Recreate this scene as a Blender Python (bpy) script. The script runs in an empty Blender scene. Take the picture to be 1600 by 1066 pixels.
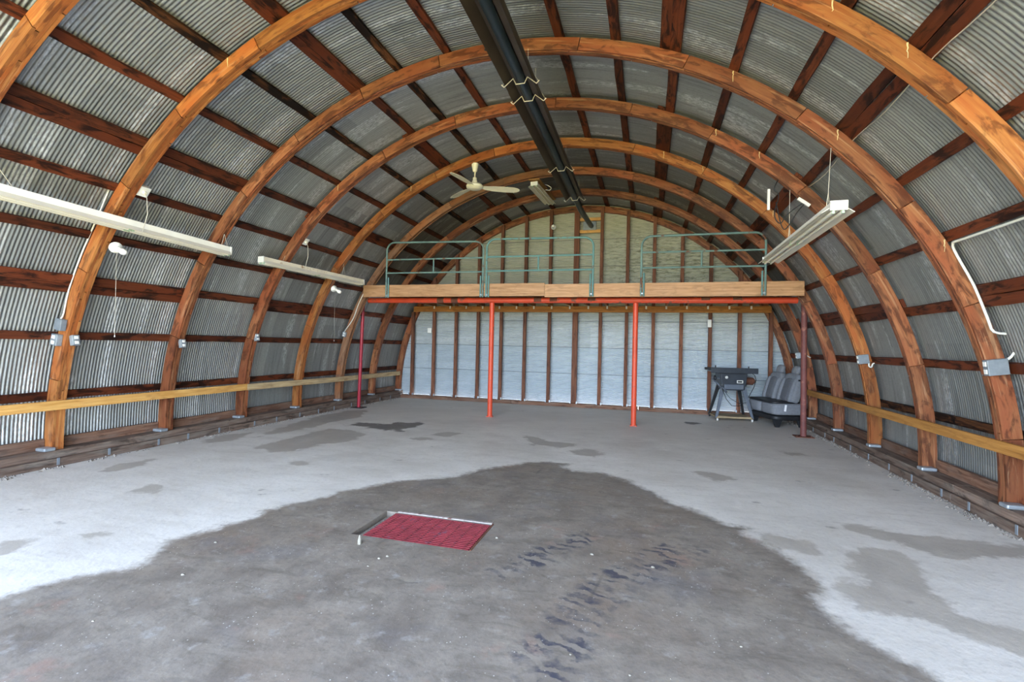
import bpy, math, random
import numpy as np
from mathutils import Vector, Matrix

# ------------------------------------------------------------------ camera
SC = bpy.context.scene
COL = SC.collection
F_PX, YAW, PITCH, ROLL = 756.1755, 0.27292, 0.00692, 0.02183
cam_d = bpy.data.cameras.new('camera')
cam = bpy.data.objects.new('camera', cam_d)
COL.objects.link(cam)
cam_d.sensor_width = 36.0
cam_d.lens = 36.0 * F_PX / 1600.0
cam_d.clip_start = 0.05
cam_d.clip_end = 500
_f = Vector((-math.sin(YAW) * math.cos(PITCH), math.cos(YAW) * math.cos(PITCH), math.sin(PITCH)))
_r = Vector((math.cos(YAW), math.sin(YAW), 0))
_u = _r.cross(_f)
_r2 = _r * math.cos(ROLL) + _u * math.sin(ROLL)
_u2 = -_r * math.sin(ROLL) + _u * math.cos(ROLL)
_m = Matrix((_r2, _u2, -_f)).transposed().to_4x4()
_m.translation = Vector((1.6093, 0.0, 1.4))
cam.matrix_world = _m
SC.camera = cam

# ------------------------------------------------------------------ light: open doorway behind the camera, daylight outside
SC.view_settings.view_transform = 'Standard'
SC.view_settings.look = 'None'
SC.view_settings.gamma = 1.0
SC.view_settings.use_curve_mapping = False
SC.view_settings.exposure = 0.85
W = bpy.data.worlds.new('sky')
SC.world = W
W.use_nodes = True
wn = W.node_tree
wn.nodes.clear()
w_out = wn.nodes.new('ShaderNodeOutputWorld')
w_bg = wn.nodes.new('ShaderNodeBackground')
w_tc = wn.nodes.new('ShaderNodeTexCoord')
w_sep = wn.nodes.new('ShaderNodeSeparateXYZ')
w_ramp = wn.nodes.new('ShaderNodeValToRGB')
wn.links.new(w_tc.outputs['Generated'], w_sep.inputs[0])
wn.links.new(w_sep.outputs['Z'], w_ramp.inputs[0])
wn.links.new(w_ramp.outputs[0], w_bg.inputs[0])
wn.links.new(w_bg.outputs[0], w_out.inputs[0])
w_ramp.color_ramp.elements[0].color = (1.10, 1.30, 1.56, 1)
w_ramp.color_ramp.elements[1].color = (0.36, 0.53, 0.95, 1)
w_e = w_ramp.color_ramp.elements.new(.3); w_e.color = (0.60, 0.74, 0.98, 1)
w_bg.inputs[1].default_value = 8.5
sun_d = bpy.data.lights.new('sun', 'SUN')
sun = bpy.data.objects.new('sun', sun_d)
COL.objects.link(sun)
sun_d.energy = 38.0
sun_d.angle = math.radians(1.0)
sun_d.color = (1.0, 0.95, 0.86)
sun.rotation_euler = Vector((-0.75, -0.25, -0.85)).to_track_quat('-Z', 'Y').to_euler()
por_d = bpy.data.lights.new('doorway_portal', 'AREA')
por_d.shape = 'RECTANGLE'; por_d.size = 9.2; por_d.size_y = 4.7
por_d.cycles.is_portal = True
por = bpy.data.objects.new('doorway_portal', por_d)
COL.objects.link(por)
por.location = (0, -1.42, 2.35)
por.rotation_euler = (math.radians(90), 0, 0)     # -Z points to +Y, into the building

# ------------------------------------------------------------------ arch geometry
RO, RI, BB, ZC = 4.58, 4.448, 0.9583, 0.2362
Y0, DY = 3.6475, 1.24561
YR = [Y0 + i * DY for i in range(-1, 7)]           # front faces of the eight arches, Z A B C D E F G
YA, YB, YC, YD, YE, YF, YG = YR[1:]
Y_OPEN = -1.4
Y_WALL = YG + 0.11


def arch(R, deg):
    a = math.radians(deg)
    return R * math.cos(a), ZC + BB * R * math.sin(a)


def arch_s(R, t):
    """point on the arch line; below the spring line it drops straight (t in degrees, <0 or >180 = metres*10)"""
    if t < 0:
        return R, ZC + t * 0.1
    if t > 180:
        return -R, ZC - (t - 180) * 0.1
    return arch(R, t)


# ------------------------------------------------------------------ mesh builder
class MB:
    def __init__(s):
        s.v = []; s.f = []; s.g = []; s.t = []

    def add(s, vs, fs, gs=None, tint=0.5):
        n = len(s.v)
        s.v += [tuple(q) for q in vs]
        s.f += [tuple(i + n for i in q) for q in fs]
        if gs is None:
            gs = vs
        s.g += [tuple(q) for q in gs]
        s.t += [tint] * len(vs)
        return s

    def box(s, c, size, M=None, tint=0.5, off=None, jit=0.0):
        hx, hy, hz = size[0] / 2, size[1] / 2, size[2] / 2
        loc = [(x, y, z) for x in (-hx, hx) for y in (-hy, hy) for z in (-hz, hz)]
        ax = max(range(3), key=lambda i: size[i])
        o = off if off is not None else RNG.random() * 50
        gs = []
        for p in loc:
            q = [p[ax], p[(ax + 1) % 3], p[(ax + 2) % 3]]
            gs.append((q[0] + o, q[1] + o * .7, q[2] + o * .3))
        vs = []
        for p in loc:
            P = Vector(p)
            if jit: P += Vector([RNG.uniform(-jit, jit) for _ in range(3)])
            if M is not None: P = M @ P
            vs.append(P + Vector(c))
        fs = [(0, 1, 3, 2), (4, 6, 7, 5), (0, 4, 5, 1), (2, 3, 7, 6), (0, 2, 6, 4), (1, 5, 7, 3)]
        return s.add(vs, fs, gs, tint)

    def board(s, p0, p1, up, w, t, tint=0.5):
        """a board from p0 to p1, width w along `up`, thickness t across"""
        p0 = Vector(p0); p1 = Vector(p1); d = (p1 - p0); L = d.length; d.normalize()
        up = Vector(up); up = (up - d * up.dot(d)).normalized(); sd = d.cross(up)
        M = Matrix((d, up, sd)).transposed()
        return s.box((p0 + p1) / 2, (L, w, t), M, tint)

    def tube(s, pts, r, seg=10, closed=False, tint=0.5, cap=True):
        pts = [Vector(p) for p in pts]
        n = len(pts); vs = []; gs = []
        rr = r if isinstance(r, (list, tuple)) else [r] * n
        prev = None; L = 0
        for i, p in enumerate(pts):
            if closed: d = pts[(i + 1) % n] - pts[i - 1]
            elif i == 0: d = pts[1] - pts[0]
            elif i == n - 1: d = pts[-1] - pts[-2]
            else: d = (pts[i + 1] - p).normalized() + (p - pts[i - 1]).normalized()
            d.normalize()
            if prev is None:
                a = Vector((0, 0, 1)) if abs(d.z) < .9 else Vector((1, 0, 0))
                a = (a - d * a.dot(d)).normalized()
            else:
                a = (prev - d * prev.dot(d)).normalized()
            prev = a; b = d.cross(a)
            if i: L += (p - pts[i - 1]).length
            for k in range(seg):
                th = 2 * math.pi * k / seg
                vs.append(p + (a * math.cos(th) + b * math.sin(th)) * rr[i])
                gs.append((L, rr[i] * math.cos(th), rr[i] * math.sin(th)))
        fs = []
        m = n if closed else n - 1
        for i in range(m):
            for k in range(seg):
                a0 = i * seg + k; a1 = i * seg + (k + 1) % seg
                b0 = ((i + 1) % n) * seg + k; b1 = ((i + 1) % n) * seg + (k + 1) % seg
                fs.append((a0, a1, b1, b0))
        if cap and not closed:
            fs.append(tuple(range(seg))[::-1]); fs.append(tuple((n - 1) * seg + k for k in range(seg)))
        return s.add(vs, fs, gs, tint)

    def lathe(s, prof, c, seg=20, M=None, tint=0.5):
        """prof: (radius, height) from bottom to top, round the local z axis"""
        vs = []; fs = []
        for (r, z) in prof:
            for k in range(seg):
                th = 2 * math.pi * k / seg
                P = Vector((r * math.cos(th), r * math.sin(th), z))
                if M is not None: P = M @ P
                vs.append(P + Vector(c))
        for i in range(len(prof) - 1):
            for k in range(seg):
                fs.append((i * seg + k, i * seg + (k + 1) % seg, (i + 1) * seg + (k + 1) % seg, (i + 1) * seg + k))
        fs.append(tuple(range(seg))[::-1]); fs.append(tuple((len(prof) - 1) * seg + k for k in range(seg)))
        return s.add(vs, fs, None, tint)

    def prism(s, poly, c, axis_dir, depth, xdir, tint=0.5):
        """a 2-d outline (a, b) extruded by depth along axis_dir; a runs along xdir"""
        ad = Vector(axis_dir).normalized(); xd = Vector(xdir).normalized(); zd = ad.cross(xd)
        n = len(poly); vs = []
        for k in (0, 1):
            for (a, b) in poly:
                vs.append(Vector(c) + xd * a + zd * b + ad * depth * k)
        fs = [tuple(range(n))[::-1], tuple(range(n, 2 * n))]
        for i in range(n):
            j = (i + 1) % n
            fs.append((i, j, n + j, n + i))
        return s.add(vs, fs, None, tint)

    def build(s, name, mat, parent=None, smooth=False, bevel=0, sub=0, local=False):
        me = bpy.data.meshes.new(name)
        o = bpy.data.objects.new(name, me)
        off = Vector((0, 0, 0))
        if parent is not None and not local:
            q = parent
            while q is not None:
                off += q.location; q = q.parent
        me.from_pydata([tuple(Vector(v) - off) for v in s.v], [], s.f)
        a = me.attributes.new('grain', 'FLOAT_VECTOR', 'POINT')
        a.data.foreach_set('vector', np.array(s.g, dtype=np.float32).ravel())
        b = me.attributes.new('tint', 'FLOAT', 'POINT')
        b.data.foreach_set('value', np.array(s.t, dtype=np.float32))
        me.materials.append(mat)
        me.update()
        bmfix(me)
        if smooth:
            me.polygons.foreach_set('use_smooth', [True] * len(me.polygons))
            if smooth == 'auto':
                me.set_sharp_from_angle(angle=math.radians(40))
        COL.objects.link(o)
        if parent is not None: o.parent = parent
        if bevel:
            m = o.modifiers.new('bevel', 'BEVEL'); m.width = bevel; m.segments = 2; m.limit_method = 'ANGLE'
        if sub:
            m = o.modifiers.new('sub', 'SUBSURF'); m.levels = sub; m.render_levels = sub
        return o


import bmesh
def bmfix(me):
    bm = bmesh.new(); bm.from_mesh(me)
    bmesh.ops.recalc_face_normals(bm, faces=bm.faces)
    bm.to_mesh(me); bm.free()


RNG = random.Random(7)


def tag(o, label=None, cat=None, group=None, kind=None):
    if label: o['label'] = label
    if cat: o['category'] = cat
    if group: o['group'] = group
    if kind: o['kind'] = kind
    return o


def thing(name, label, cat, loc, rotz=0, group=None):
    o = bpy.data.objects.new(name, None)
    COL.objects.link(o)
    o.location = loc; o.rotation_euler = (0, 0, rotz)
    o.empty_display_size = .1
    return tag(o, label, cat, group)


# ------------------------------------------------------------------ materials
def lin(c):
    if isinstance(c, str):
        c = [int(c[i:i + 2], 16) / 255 for i in (0, 2, 4)]
    return tuple((x / 12.92 if x <= .04045 else ((x + .055) / 1.055) ** 2.4) for x in c) + (1,)


class NT:
    def __init__(s, name):
        s.m = bpy.data.materials.new(name); s.m.use_nodes = True
        s.t = s.m.node_tree; s.b = s.t.nodes['Principled BSDF']

    def n(s, typ, **kw):
        q = s.t.nodes.new(typ)
        for k, v in kw.items():
            if k.startswith('i_'): q.inputs[k[2:]].default_value = v
            else: setattr(q, k, v)
        return q

    def l(s, a, b): s.t.links.new(a, b)

    def attr(s, name, out='Vector'):
        return s.n('ShaderNodeAttribute', attribute_name=name).outputs[out]

    def vscale(s, vec, sc):
        m = s.n('ShaderNodeVectorMath', operation='MULTIPLY'); s.l(vec, m.inputs[0]); m.inputs[1].default_value = sc
        return m.outputs[0]

    def vadd(s, a, b):
        m = s.n('ShaderNodeVectorMath', operation='ADD'); s.l(a, m.inputs[0])
        if hasattr(b, 'links'): s.l(b, m.inputs[1])
        else: m.inputs[1].default_value = b
        return m.outputs[0]

    def noise(s, vec, scale, detail=4, rough=.55, dist=0.0):
        q = s.n('ShaderNodeTexNoise'); q.inputs['Scale'].default_value = scale; q.inputs['Detail'].default_value = detail
        q.inputs['Roughness'].default_value = rough; q.inputs['Distortion'].default_value = dist
        if vec is not None: s.l(vec, q.inputs['Vector'])
        return q.outputs[0]

    def vor(s, vec, scale, feat='F1'):
        q = s.n('ShaderNodeTexVoronoi', feature=feat); q.inputs['Scale'].default_value = scale
        if vec is not None: s.l(vec, q.inputs['Vector'])
        return q

    def rng(s, v, a, b, c=0., d=1., smooth=False):
        q = s.n('ShaderNodeMapRange'); s.l(v, q.inputs[0])
        q.interpolation_type = 'SMOOTHSTEP' if smooth else 'LINEAR'
        for i, x in enumerate((a, b, c, d)): q.inputs[i + 1].default_value = x
        return q.outputs[0]

    def math(s, op, a, b=None, c=None):
        q = s.n('ShaderNodeMath', operation=op)
        for i, x in enumerate((a, b, c)):
            if x is None: continue
            if hasattr(x, 'links'): s.l(x, q.inputs[i])
            else: q.inputs[i].default_value = x
        return q.outputs[0]

    def mix(s, fac, a, b, mode='MIX'):
        q = s.n('ShaderNodeMix', data_type='RGBA', blend_type=mode)
        for i, x in ((0, fac), (6, a), (7, b)):
            if hasattr(x, 'links'): s.l(x, q.inputs[i])
            else: q.inputs[i].default_value = x
        return q.outputs[2]

    def bump(s, h, strength=.3, dist=.01):
        q = s.n('ShaderNodeBump'); q.inputs['Strength'].default_value = strength; q.inputs['Distance'].default_value = dist
        s.l(h, q.inputs['Height']); s.l(q.outputs[0], s.b.inputs['Normal'])

    def fin(s, color=None, rough=None, metal=None, spec=None):
        for k, x in (('Base Color', color), ('Roughness', rough), ('Metallic', metal), ('Specular IOR Level', spec)):
            if x is None: continue
            if hasattr(x, 'links'): s.l(x, s.b.inputs[k])
            else: s.b.inputs[k].default_value = x
        return s.m


def wood(name, light, dark, stain, stain_amt=.35, knots=.5, rough=.55, grime=0.0, tintamt=.5, hue2=None, spec=.3, pale=0.0, blot=(.52, .66)):
    T = NT(name)
    g = T.attr('grain'); ti = T.attr('tint', 'Fac')
    fib = T.noise(T.vscale(g, (1.6, 26, 26)), 1.6, 5, .6, .25)
    fine = T.noise(T.vscale(g, (4, 130, 130)), 1.0, 3, .6)
    c = T.mix(T.rng(fib, .33, .68), dark, light)
    if hue2 is not None:
        c = T.mix(T.rng(T.noise(T.vscale(g, (.9, 3, 3)), 1.4, 3), .42, .62), c, hue2)
    # board to board difference
    tv = T.rng(ti, 0, 1, 1 - tintamt, 1 + tintamt * .75)
    comb = T.n('ShaderNodeCombineColor')
    for i in range(3): T.l(tv, comb.inputs[i])
    c = T.mix(1.0, c, comb.outputs[0], 'MULTIPLY')
    c = T.mix(T.rng(fine, .35, .75, 0, .35), c, dark)
    # dark stains, blotches
    bl = T.noise(T.vscale(g, (2.2, 7, 7)), 1.7, 5, .62, .6)
    c = T.mix(T.math('MULTIPLY', T.rng(bl, blot[0], blot[1], smooth=True), stain_amt), c, stain)
    if knots:
        kv = T.vor(T.vadd(T.vscale(g, (2.6, 8, 8)), (3.3, 1.7, 0)), 1.0)
        kd = T.rng(kv.outputs['Distance'], .05, .17, knots, 0)
        c = T.mix(kd, c, stain)
    if pale:
        pn = T.noise(T.vadd(T.vscale(g, (1.1, 22, 22)), (9, 4, 1)), 1.3, 4, .6, .5)
        c = T.mix(T.math('MULTIPLY', T.rng(pn, .58, .68, smooth=True), pale), c, lin('c9a079'))
    if grime:
        c = T.mix(T.math('MULTIPLY', T.rng(T.noise(T.vscale(g, (3, 14, 14)), 1, 4), .45, .7), grime), c, lin('8a8378'))
    T.bump(T.math('ADD', fib, T.math('MULTIPLY', fine, .5)), .25, .004)
    return T.fin(c, rough, 0, spec)


M = {}
M['rib'] = wood('arch_timber', lin('b37c44'), lin('8c5028'), lin('47210f'), .6, .8, .5, tintamt=.34, hue2=lin('9b5528'), pale=.3, blot=(.5, .62))
M['rib_red'] = wood('redder_arch_timber', lin('a06c46'), lin('78462c'), lin('3c1d10'), .65, .8, .5, tintamt=.36, hue2=lin('874a2d'), pale=.3, blot=(.48, .6))
M['rib_old'] = wood('weathered_arch_timber', lin('96745a'), lin('6a4730'), lin('3c2012'), .5, .5, .7, tintamt=.25, hue2=lin('8a5836'))
M['purlin'] = wood('purlin_timber', lin('6e3a22'), lin('45200f'), lin('140906'), .9, .5, .6, tintamt=.45, hue2=lin('602d18'), spec=.2, blot=(.47, .62))
M['purlin_dark'] = wood('dirty_purlin_timber', lin('74492a'), lin('2a160d'), lin('0c0604'), .95, .3, .7, grime=0, tintamt=.3, spec=.2, blot=(.42, .55))
M['stud'] = wood('stud_timber', lin('8a5a41'), lin('5e3827'), lin('311b12'), .5, .3, .7, tintamt=.3)
M['rail'] = wood('fresh_board', lin('dcae68'), lin('bd8742'), lin('8a5626'), .3, .5, .55, tintamt=.25)
M['rail_r'] = wood('fresh_board_right', lin('c9924c'), lin('a26c31'), lin('6d4420'), .35, .5, .55, tintamt=.2)
M['rail_old'] = wood('dusty_board', lin('c9b287'), lin('9b7f58'), lin('73512f'), .3, .4, .65, grime=.25, tintamt=.25)
M['fascia'] = wood('loft_board', lin('c69a72'), lin('a07650'), lin('6d4c30'), .3, .35, .6, tintamt=.25)
M['ledger'] = wood('ledger_board', lin('c98a44'), lin('97602a'), lin('5c3615'), .4, .5, .6, tintamt=.2)
M['joist'] = wood('joist_timber', lin('a8713c'), lin('6f4826'), lin('3c2413'), .5, .3, .7, tintamt=.3)
M['sill'] = wood('weathered_sill', lin('8d7767'), lin('5b483c'), lin('30241c'), .75, .3, .85, grime=.4, tintamt=.3)
M['kick'] = wood('brown_kick_board', lin('8b6a55'), lin('60402f'), lin('34221a'), .6, .3, .8, grime=.3, tintamt=.3)
M['ply'] = wood('plywood', lin('b88a52'), lin('96673a'), lin('6d4726'), .3, .1, .6)


def sheet_mat(name, base, hi, lo, metal, rough, streak=.5, white=.4, sheet_w=.61, row=None, bounce_and_marks=None):
    T = NT(name)
    g = T.attr('grain')
    sep = T.n('ShaderNodeSeparateXYZ'); T.l(g, sep.inputs[0])
    al, ac = sep.outputs[0], sep.outputs[1]          # along the ridges, across them
    # one tone per sheet
    cell = T.math('FLOOR', T.math('DIVIDE', ac, sheet_w))
    cell2 = T.math('FLOOR', T.math('DIVIDE', T.math('ADD', al, T.math('MULTIPLY', cell, 1.13)), row or 2.3))
    cb = T.n('ShaderNodeCombineXYZ'); T.l(cell, cb.inputs[0]); T.l(cell2, cb.inputs[1])
    wn_ = T.n('ShaderNodeTexWhiteNoise'); T.l(cb.outputs[0], wn_.inputs['Vector'])
    c = T.mix(T.rng(wn_.outputs[0], 0, 1, 0, .8), base, hi)
    str_ = T.noise(T.vscale(g, (.55, 16, 1)), 1.5, 5, .65)
    c = T.mix(T.math('MULTIPLY', T.rng(str_, .5, .7), streak), c, lo)
    # white oxide bloom in streaks
    w1 = T.noise(T.vadd(T.vscale(g, (.35, 4, 1)), (7, 2, 0)), 1.2, 3)
    w2 = T.noise(T.vscale(g, (14, 60, 1)), 1.0, 4, .75)
    wm = T.math('MULTIPLY', T.rng(w1, .52, .62, smooth=True), T.rng(w2, .42, .6))
    c = T.mix(T.math('MULTIPLY', wm, white), c, lin('dfe2e2'))
    grit = T.noise(T.vscale(g, (9, 9, 1)), 3, 5, .7)
    c = T.mix(T.rng(grit, .55, .8, 0, .3), c, lo)
    if bounce_and_marks:
        c = bounce_and_marks(T, g, al, ac, c)
    return T.fin(c, T.rng(grit, .3, .7, rough - .08, rough + .1), metal, .4)


M['sheet'] = sheet_mat('galvanised_sheet', lin('8f918e'), lin('abaca7'), lin('5c5d5b'), .85, .46, .5, .6)


def gable_extra(T, g, al, ac, c):
    # al = height coordinate is ac here: ridges run along x, rows stack in z
    m1 = T.noise(T.vadd(T.vscale(g, (.6, .9, 1)), (4.2, 1.1, 0)), 1.1, 3)
    up = T.rng(ac, 2.05, 2.5, 0, 1, True)
    c = T.mix(T.math('MULTIPLY', up, .85), c, lin('a9a893'))  # cream upper sheets, warm ground bounce put into the tone
    # green-black mildew, strongest high on the right
    m2 = T.noise(T.vscale(g, (2.2, 9, 1)), 2.2, 6, .75, .4)
    reg = T.math('MULTIPLY', T.rng(al, .3, 1.2, 0, 1, True), T.math('MULTIPLY', T.rng(ac, 2.3, 2.9, 0, 1, True), T.rng(ac, 3.5, 4.2, 1, .15, True)))
    reg = T.math('MULTIPLY', reg, T.rng(al, 2.6, 3.5, 1, .2, True))
    mm = T.math('MULTIPLY', T.rng(m2, .47, .6), T.math('ADD', T.math('MULTIPLY', reg, .75), .2))
    c = T.mix(T.math('MULTIPLY', mm, .85), c, lin('646850'))
    low = T.rng(ac, 1.37, 1.35, 0, 1)
    c = T.mix(T.math('MULTIPLY', low, .4), c, lin('a9bac6'))  # bluish sky light painted into the lower rows
    # thin dark scuffs
    m3 = T.noise(T.vadd(T.vscale(g, (2.2, 30, 1)), (1, 5, 0)), 1.0, 4, .6)
    c = T.mix(T.rng(m3, .66, .74, 0, .6), c, lin('565b5c'))
    # seams between rows of sheets
    for z in (.75, 1.36, 1.97, 2.62, 3.24, 3.86):
        d = T.math('ABSOLUTE', T.math('SUBTRACT', ac, z))
        c = T.mix(T.rng(d, .004, .012, .55, 0), c, lin('454a4c'))
    return c


M['gable'] = sheet_mat('whitened_gable_sheet', lin('b0b8b9'), lin('c4cbcc'), lin('868e91'), .25, .5, .35, .5, .61, 2.6, gable_extra)


def plain(name, col, rough=.5, metal=0., var=.15, scale=6, wear=None, wear_amt=.0, spec=.4, wscale=9):
    T = NT(name)
    tc = T.n('ShaderNodeTexCoord').outputs['Object']
    n1 = T.noise(tc, scale, 4, .6)
    col = lin(col) if isinstance(col, str) else col
    dk = tuple(x * (1 - var) for x in col[:3]) + (1,); lt = tuple(min(1, x * (1 + var)) for x in col[:3]) + (1,)
    c = T.mix(T.rng(n1, .3, .7), dk, lt)
    if wear:
        n2 = T.noise(tc, wscale, 5, .7)
        c = T.mix(T.rng(n2, .6 - wear_amt * .2, .66 - wear_amt * .2), c, lin(wear))
    return T.fin(c, rough, metal, spec)


M['orange'] = plain('orange_painted_steel', 'cc4a2c', .42, 0, .12, 5, '7d4a3c', .12, wscale=5)
M['crimson'] = plain('crimson_painted_steel', '9a2434', .35, 0, .15, 5, '5c1f22', .1)
M['rustpole'] = plain('red_brown_primer_steel', '6e3f3a', .6, 0, .2, 6, '8c5a4c', .15)
M['rust'] = plain('rusty_steel', '6a4434', .8, .2, .3, 14)
M['teal'] = plain('teal_painted_tube', '5f8885', .5, 0, .18, 5, '6a4a38', .1, wscale=7)
M['teal_rust'] = plain('rusted_teal_tube', '66807a', .6, 0, .25, 4, '6b4632', .2, wscale=3)
M['heater'] = plain('dark_heater_reflector', '4b4137', .42, .5, .2, 3)
M['tube'] = plain('blue_black_heater_tube', '2a3640', .4, .4, .2, 3)
M['wire'] = plain('pale_wire', 'cfc7b4', .4, .3, .1)
M['zinc'] = plain('galvanised_fitting', 'a5adb2', .45, .6, .18, 20)
M['greybox'] = plain('grey_electrical_box', '848b90', .5, .3, .12, 20)
M['white'] = plain('white_enamel', 'e4e2da', .35, 0, .05, 5)
M['cream'] = plain('cream_plastic', 'e3ddc4', .4, 0, .05, 8)
M['housing'] = plain('white_fixture_steel', 'f0ecdf', .4, 0, .07, 3)
M['housing_dirty'] = plain('aged_fixture_steel', 'ddd2bc', .45, 0, .12, 4, '9c7a58', .0)
M['wing'] = plain('cream_reflector_shaded', 'd9d2c2', .4, 0, .06, 3)  # cream set darker than the housing to paint in the underside shading
M['lamp_tube'] = plain('unlit_fluorescent_tube', 'f0ece0', .25, 0, .04, 4)
M['socket_green'] = plain('pale_green_lamp_holder', 'b9cfb4', .4, 0, .05)
M['cable'] = plain('white_cable', 'e0ded2', .45, 0, .05)
M['black'] = plain('black_plastic', '1d1e20', .5, 0, .2, 12)
M['sawgrey'] = plain('dark_grey_saw_paint', '33383f', .42, .2, .15, 8)
M['sawleg'] = plain('grey_saw_leg', '5b626c', .45, .2, .15, 8)
M['sawiron'] = plain('cast_iron_table', '8a8680', .4, .7, .15, 8)
M['tan'] = plain('dusty_tan_board', '9a8768', .7, 0, .2, 8)
M['seat'] = plain('grey_seat_fabric', '777a7f', .9, 0, .12, 30)
M['seat2'] = plain('dark_grey_seat_inset', '5f6166', .9, 0, .12, 30)
M['strap_w'] = plain('white_tag', 'e8e8e8', .6, 0, .03)
M['grate'] = plain('red_painted_grate', '802a31', .6, .0, .25, 9, '6b3a46', .0, wscale=12)
M['grate_low'] = plain('dark_red_grate_bed', '35100f', .5, .1, .25, 9)
M['grate_rod'] = plain('black_grate_rod', '1a1416', .6, .2, .2, 9)
M['lip'] = plain('worn_lip', '989089', .6, .2, .25, 20, '6b4a40', .15, wscale=15)
M['drip'] = plain('pale_yellow_sealant', 'd9c08c', .6, 0, .1, 20)
M['chip'] = plain('pale_stone', '8f897b', .85, 0, .2, 60)
M['debris'] = plain('grey_debris', '867e74', .9, 0, .45, 30)
M['glassbulb'] = plain('white_bulb_glass', 'eceae4', .15, 0, .03)

# ------------------------------------------------------------------ floor
DIRT = [(-1.9, -1.5), (-1.9, 1.2), (-1.666, 1.755), (-1.64, 1.832), (-1.655, 1.916), (-1.599, 2.006), (-1.545, 2.106), (-1.358, 2.256), (-1.455, 2.385), (-1.552, 2.543), (-1.499, 2.738), (-1.436, 2.955), (-1.372, 3.166), (-1.39, 3.286), (-1.249, 3.594), (-1.056, 4.02), (-0.837, 4.373), (-0.309, 4.768), (-0.246, 5.04), (-0.183, 5.181), (0.003, 5.312), (0.136, 5.521), (0.43, 5.767), (0.781, 5.765), (0.689, 5.538), (0.973, 5.435), (1.216, 5.468), (1.479, 5.218), (1.717, 4.909), (1.914, 4.583), (2.075, 4.481), (2.268, 4.232), (2.505, 4.227), (2.379, 4.048), (2.468, 3.867), (2.617, 3.645), (2.665, 3.454), (2.635, 3.276), (2.597, 3.071), (2.612, 2.912), (2.644, 2.794), (2.76, 2.684), (2.842, 2.592), (2.868, 2.506), (3.0, 2.0), (3.1, 1.2), (3.1, -1.5)]
DAMP = [[(-3.238, 5.099), (-3.254, 5.625), (-3.266, 6.137), (-3.217, 6.628), (-2.88, 6.646), (-2.421, 6.374), (-2.363, 5.888), (-2.589, 5.569), (-2.587, 5.193), (-2.824, 5.023)],
[(-3.721, 5.684), (-3.965, 6.44), (-4.195, 7.68), (-4.119, 8.465), (-3.832, 8.7), (-3.481, 7.826), (-3.564, 7.015), (-3.582, 6.413), (-3.669, 5.971)],
[(3.135, 4.531), (3.348, 4.502), (3.582, 4.445), (3.897, 4.423), (4.364, 4.436), (4.218, 4.2), (3.618, 4.02), (3.502, 4.089), (3.373, 4.246), (3.169, 4.371)],
[(2.924, 3.895), (3.129, 4.032), (3.323, 4.029), (3.336, 3.845), (3.314, 3.606), (3.284, 3.358), (3.208, 3.194), (3.318, 3.133), (3.475, 3.037), (3.357, 2.844), (3.28, 2.92), (3.146, 2.959), (3.02, 3.037), (2.912, 3.052), (2.778, 3.088), (2.734, 3.179), (2.745, 3.336), (2.893, 3.442), (2.938, 3.664)],
[(2.432, 4.093), (2.611, 4.101), (2.784, 3.985), (2.814, 3.794), (2.727, 3.765), (2.63, 3.841), (2.481, 3.907)],
[(0.636, 6.451), (0.87, 6.627), (1.051, 6.53), (1.0, 6.199), (0.76, 6.181)],
[(2.148, 5.843), (2.36, 5.921), (2.551, 5.661), (2.344, 5.534)],
[(-3.795, 3.637), (-3.902, 3.963), (-3.784, 4.228), (-3.66, 4.025), (-3.622, 3.701)],
[(-2.845, 3.293), (-2.877, 3.492), (-2.731, 3.501), (-2.629, 3.331)],
[(-2.508, 2.198), (-2.5, 2.278), (-2.397, 2.291), (-2.311, 2.158), (-2.293, 2.085)],
[(-2.211, 2.459), (-2.121, 2.563), (-1.999, 2.543), (-2.07, 2.447)],
[(-0.192, 7.287), (0.278, 6.946), (0.7, 6.921), (0.528, 6.579), (0.068, 6.623)],
[(-1.594, 6.713), (-1.388, 7.085), (-1.162, 7.061), (-1.223, 6.701)],
[(-1.656, 6.42), (-1.528, 6.577), (-1.405, 6.47), (-1.508, 6.328)],
[(-4.151, 5.171), (-4.25, 5.624), (-4.036, 5.931), (-3.87, 5.474), (-3.901, 5.091)],
[(-2.247, 4.62), (-2.209, 4.73), (-2.05, 4.694), (-2.104, 4.581)],
[(3.453, 7.465), (3.648, 7.456), (3.684, 7.307), (3.44, 7.253)]]
PUD = [[(-3.231, 7.017), (-3.122, 7.277), (-2.662, 7.33), (-2.515, 7.612), (-2.132, 7.703), (-2.048, 7.249), (-2.072, 6.802), (-2.412, 6.904), (-2.909, 6.952)],
[(2.294, 9.689), (2.502, 9.86), (2.631, 9.674), (2.415, 9.504)],
[(-1.845, 3.715), (-1.831, 3.762), (-1.769, 3.742), (-1.755, 3.664)],
[(0.998, 5.654), (1.045, 5.767), (1.09, 5.689), (1.057, 5.646)]]
TREAD = [(1.863, 3.539), (1.67, 3.291), (1.5, 3.009), (1.371, 2.771), (1.29, 2.574), (1.253, 2.382), (1.225, 2.192), (1.223, 1.8), (1.2, 1.0)]
TREAD2 = [(1.25, 3.6), (1.0, 3.25), (.80, 2.85)]


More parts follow.
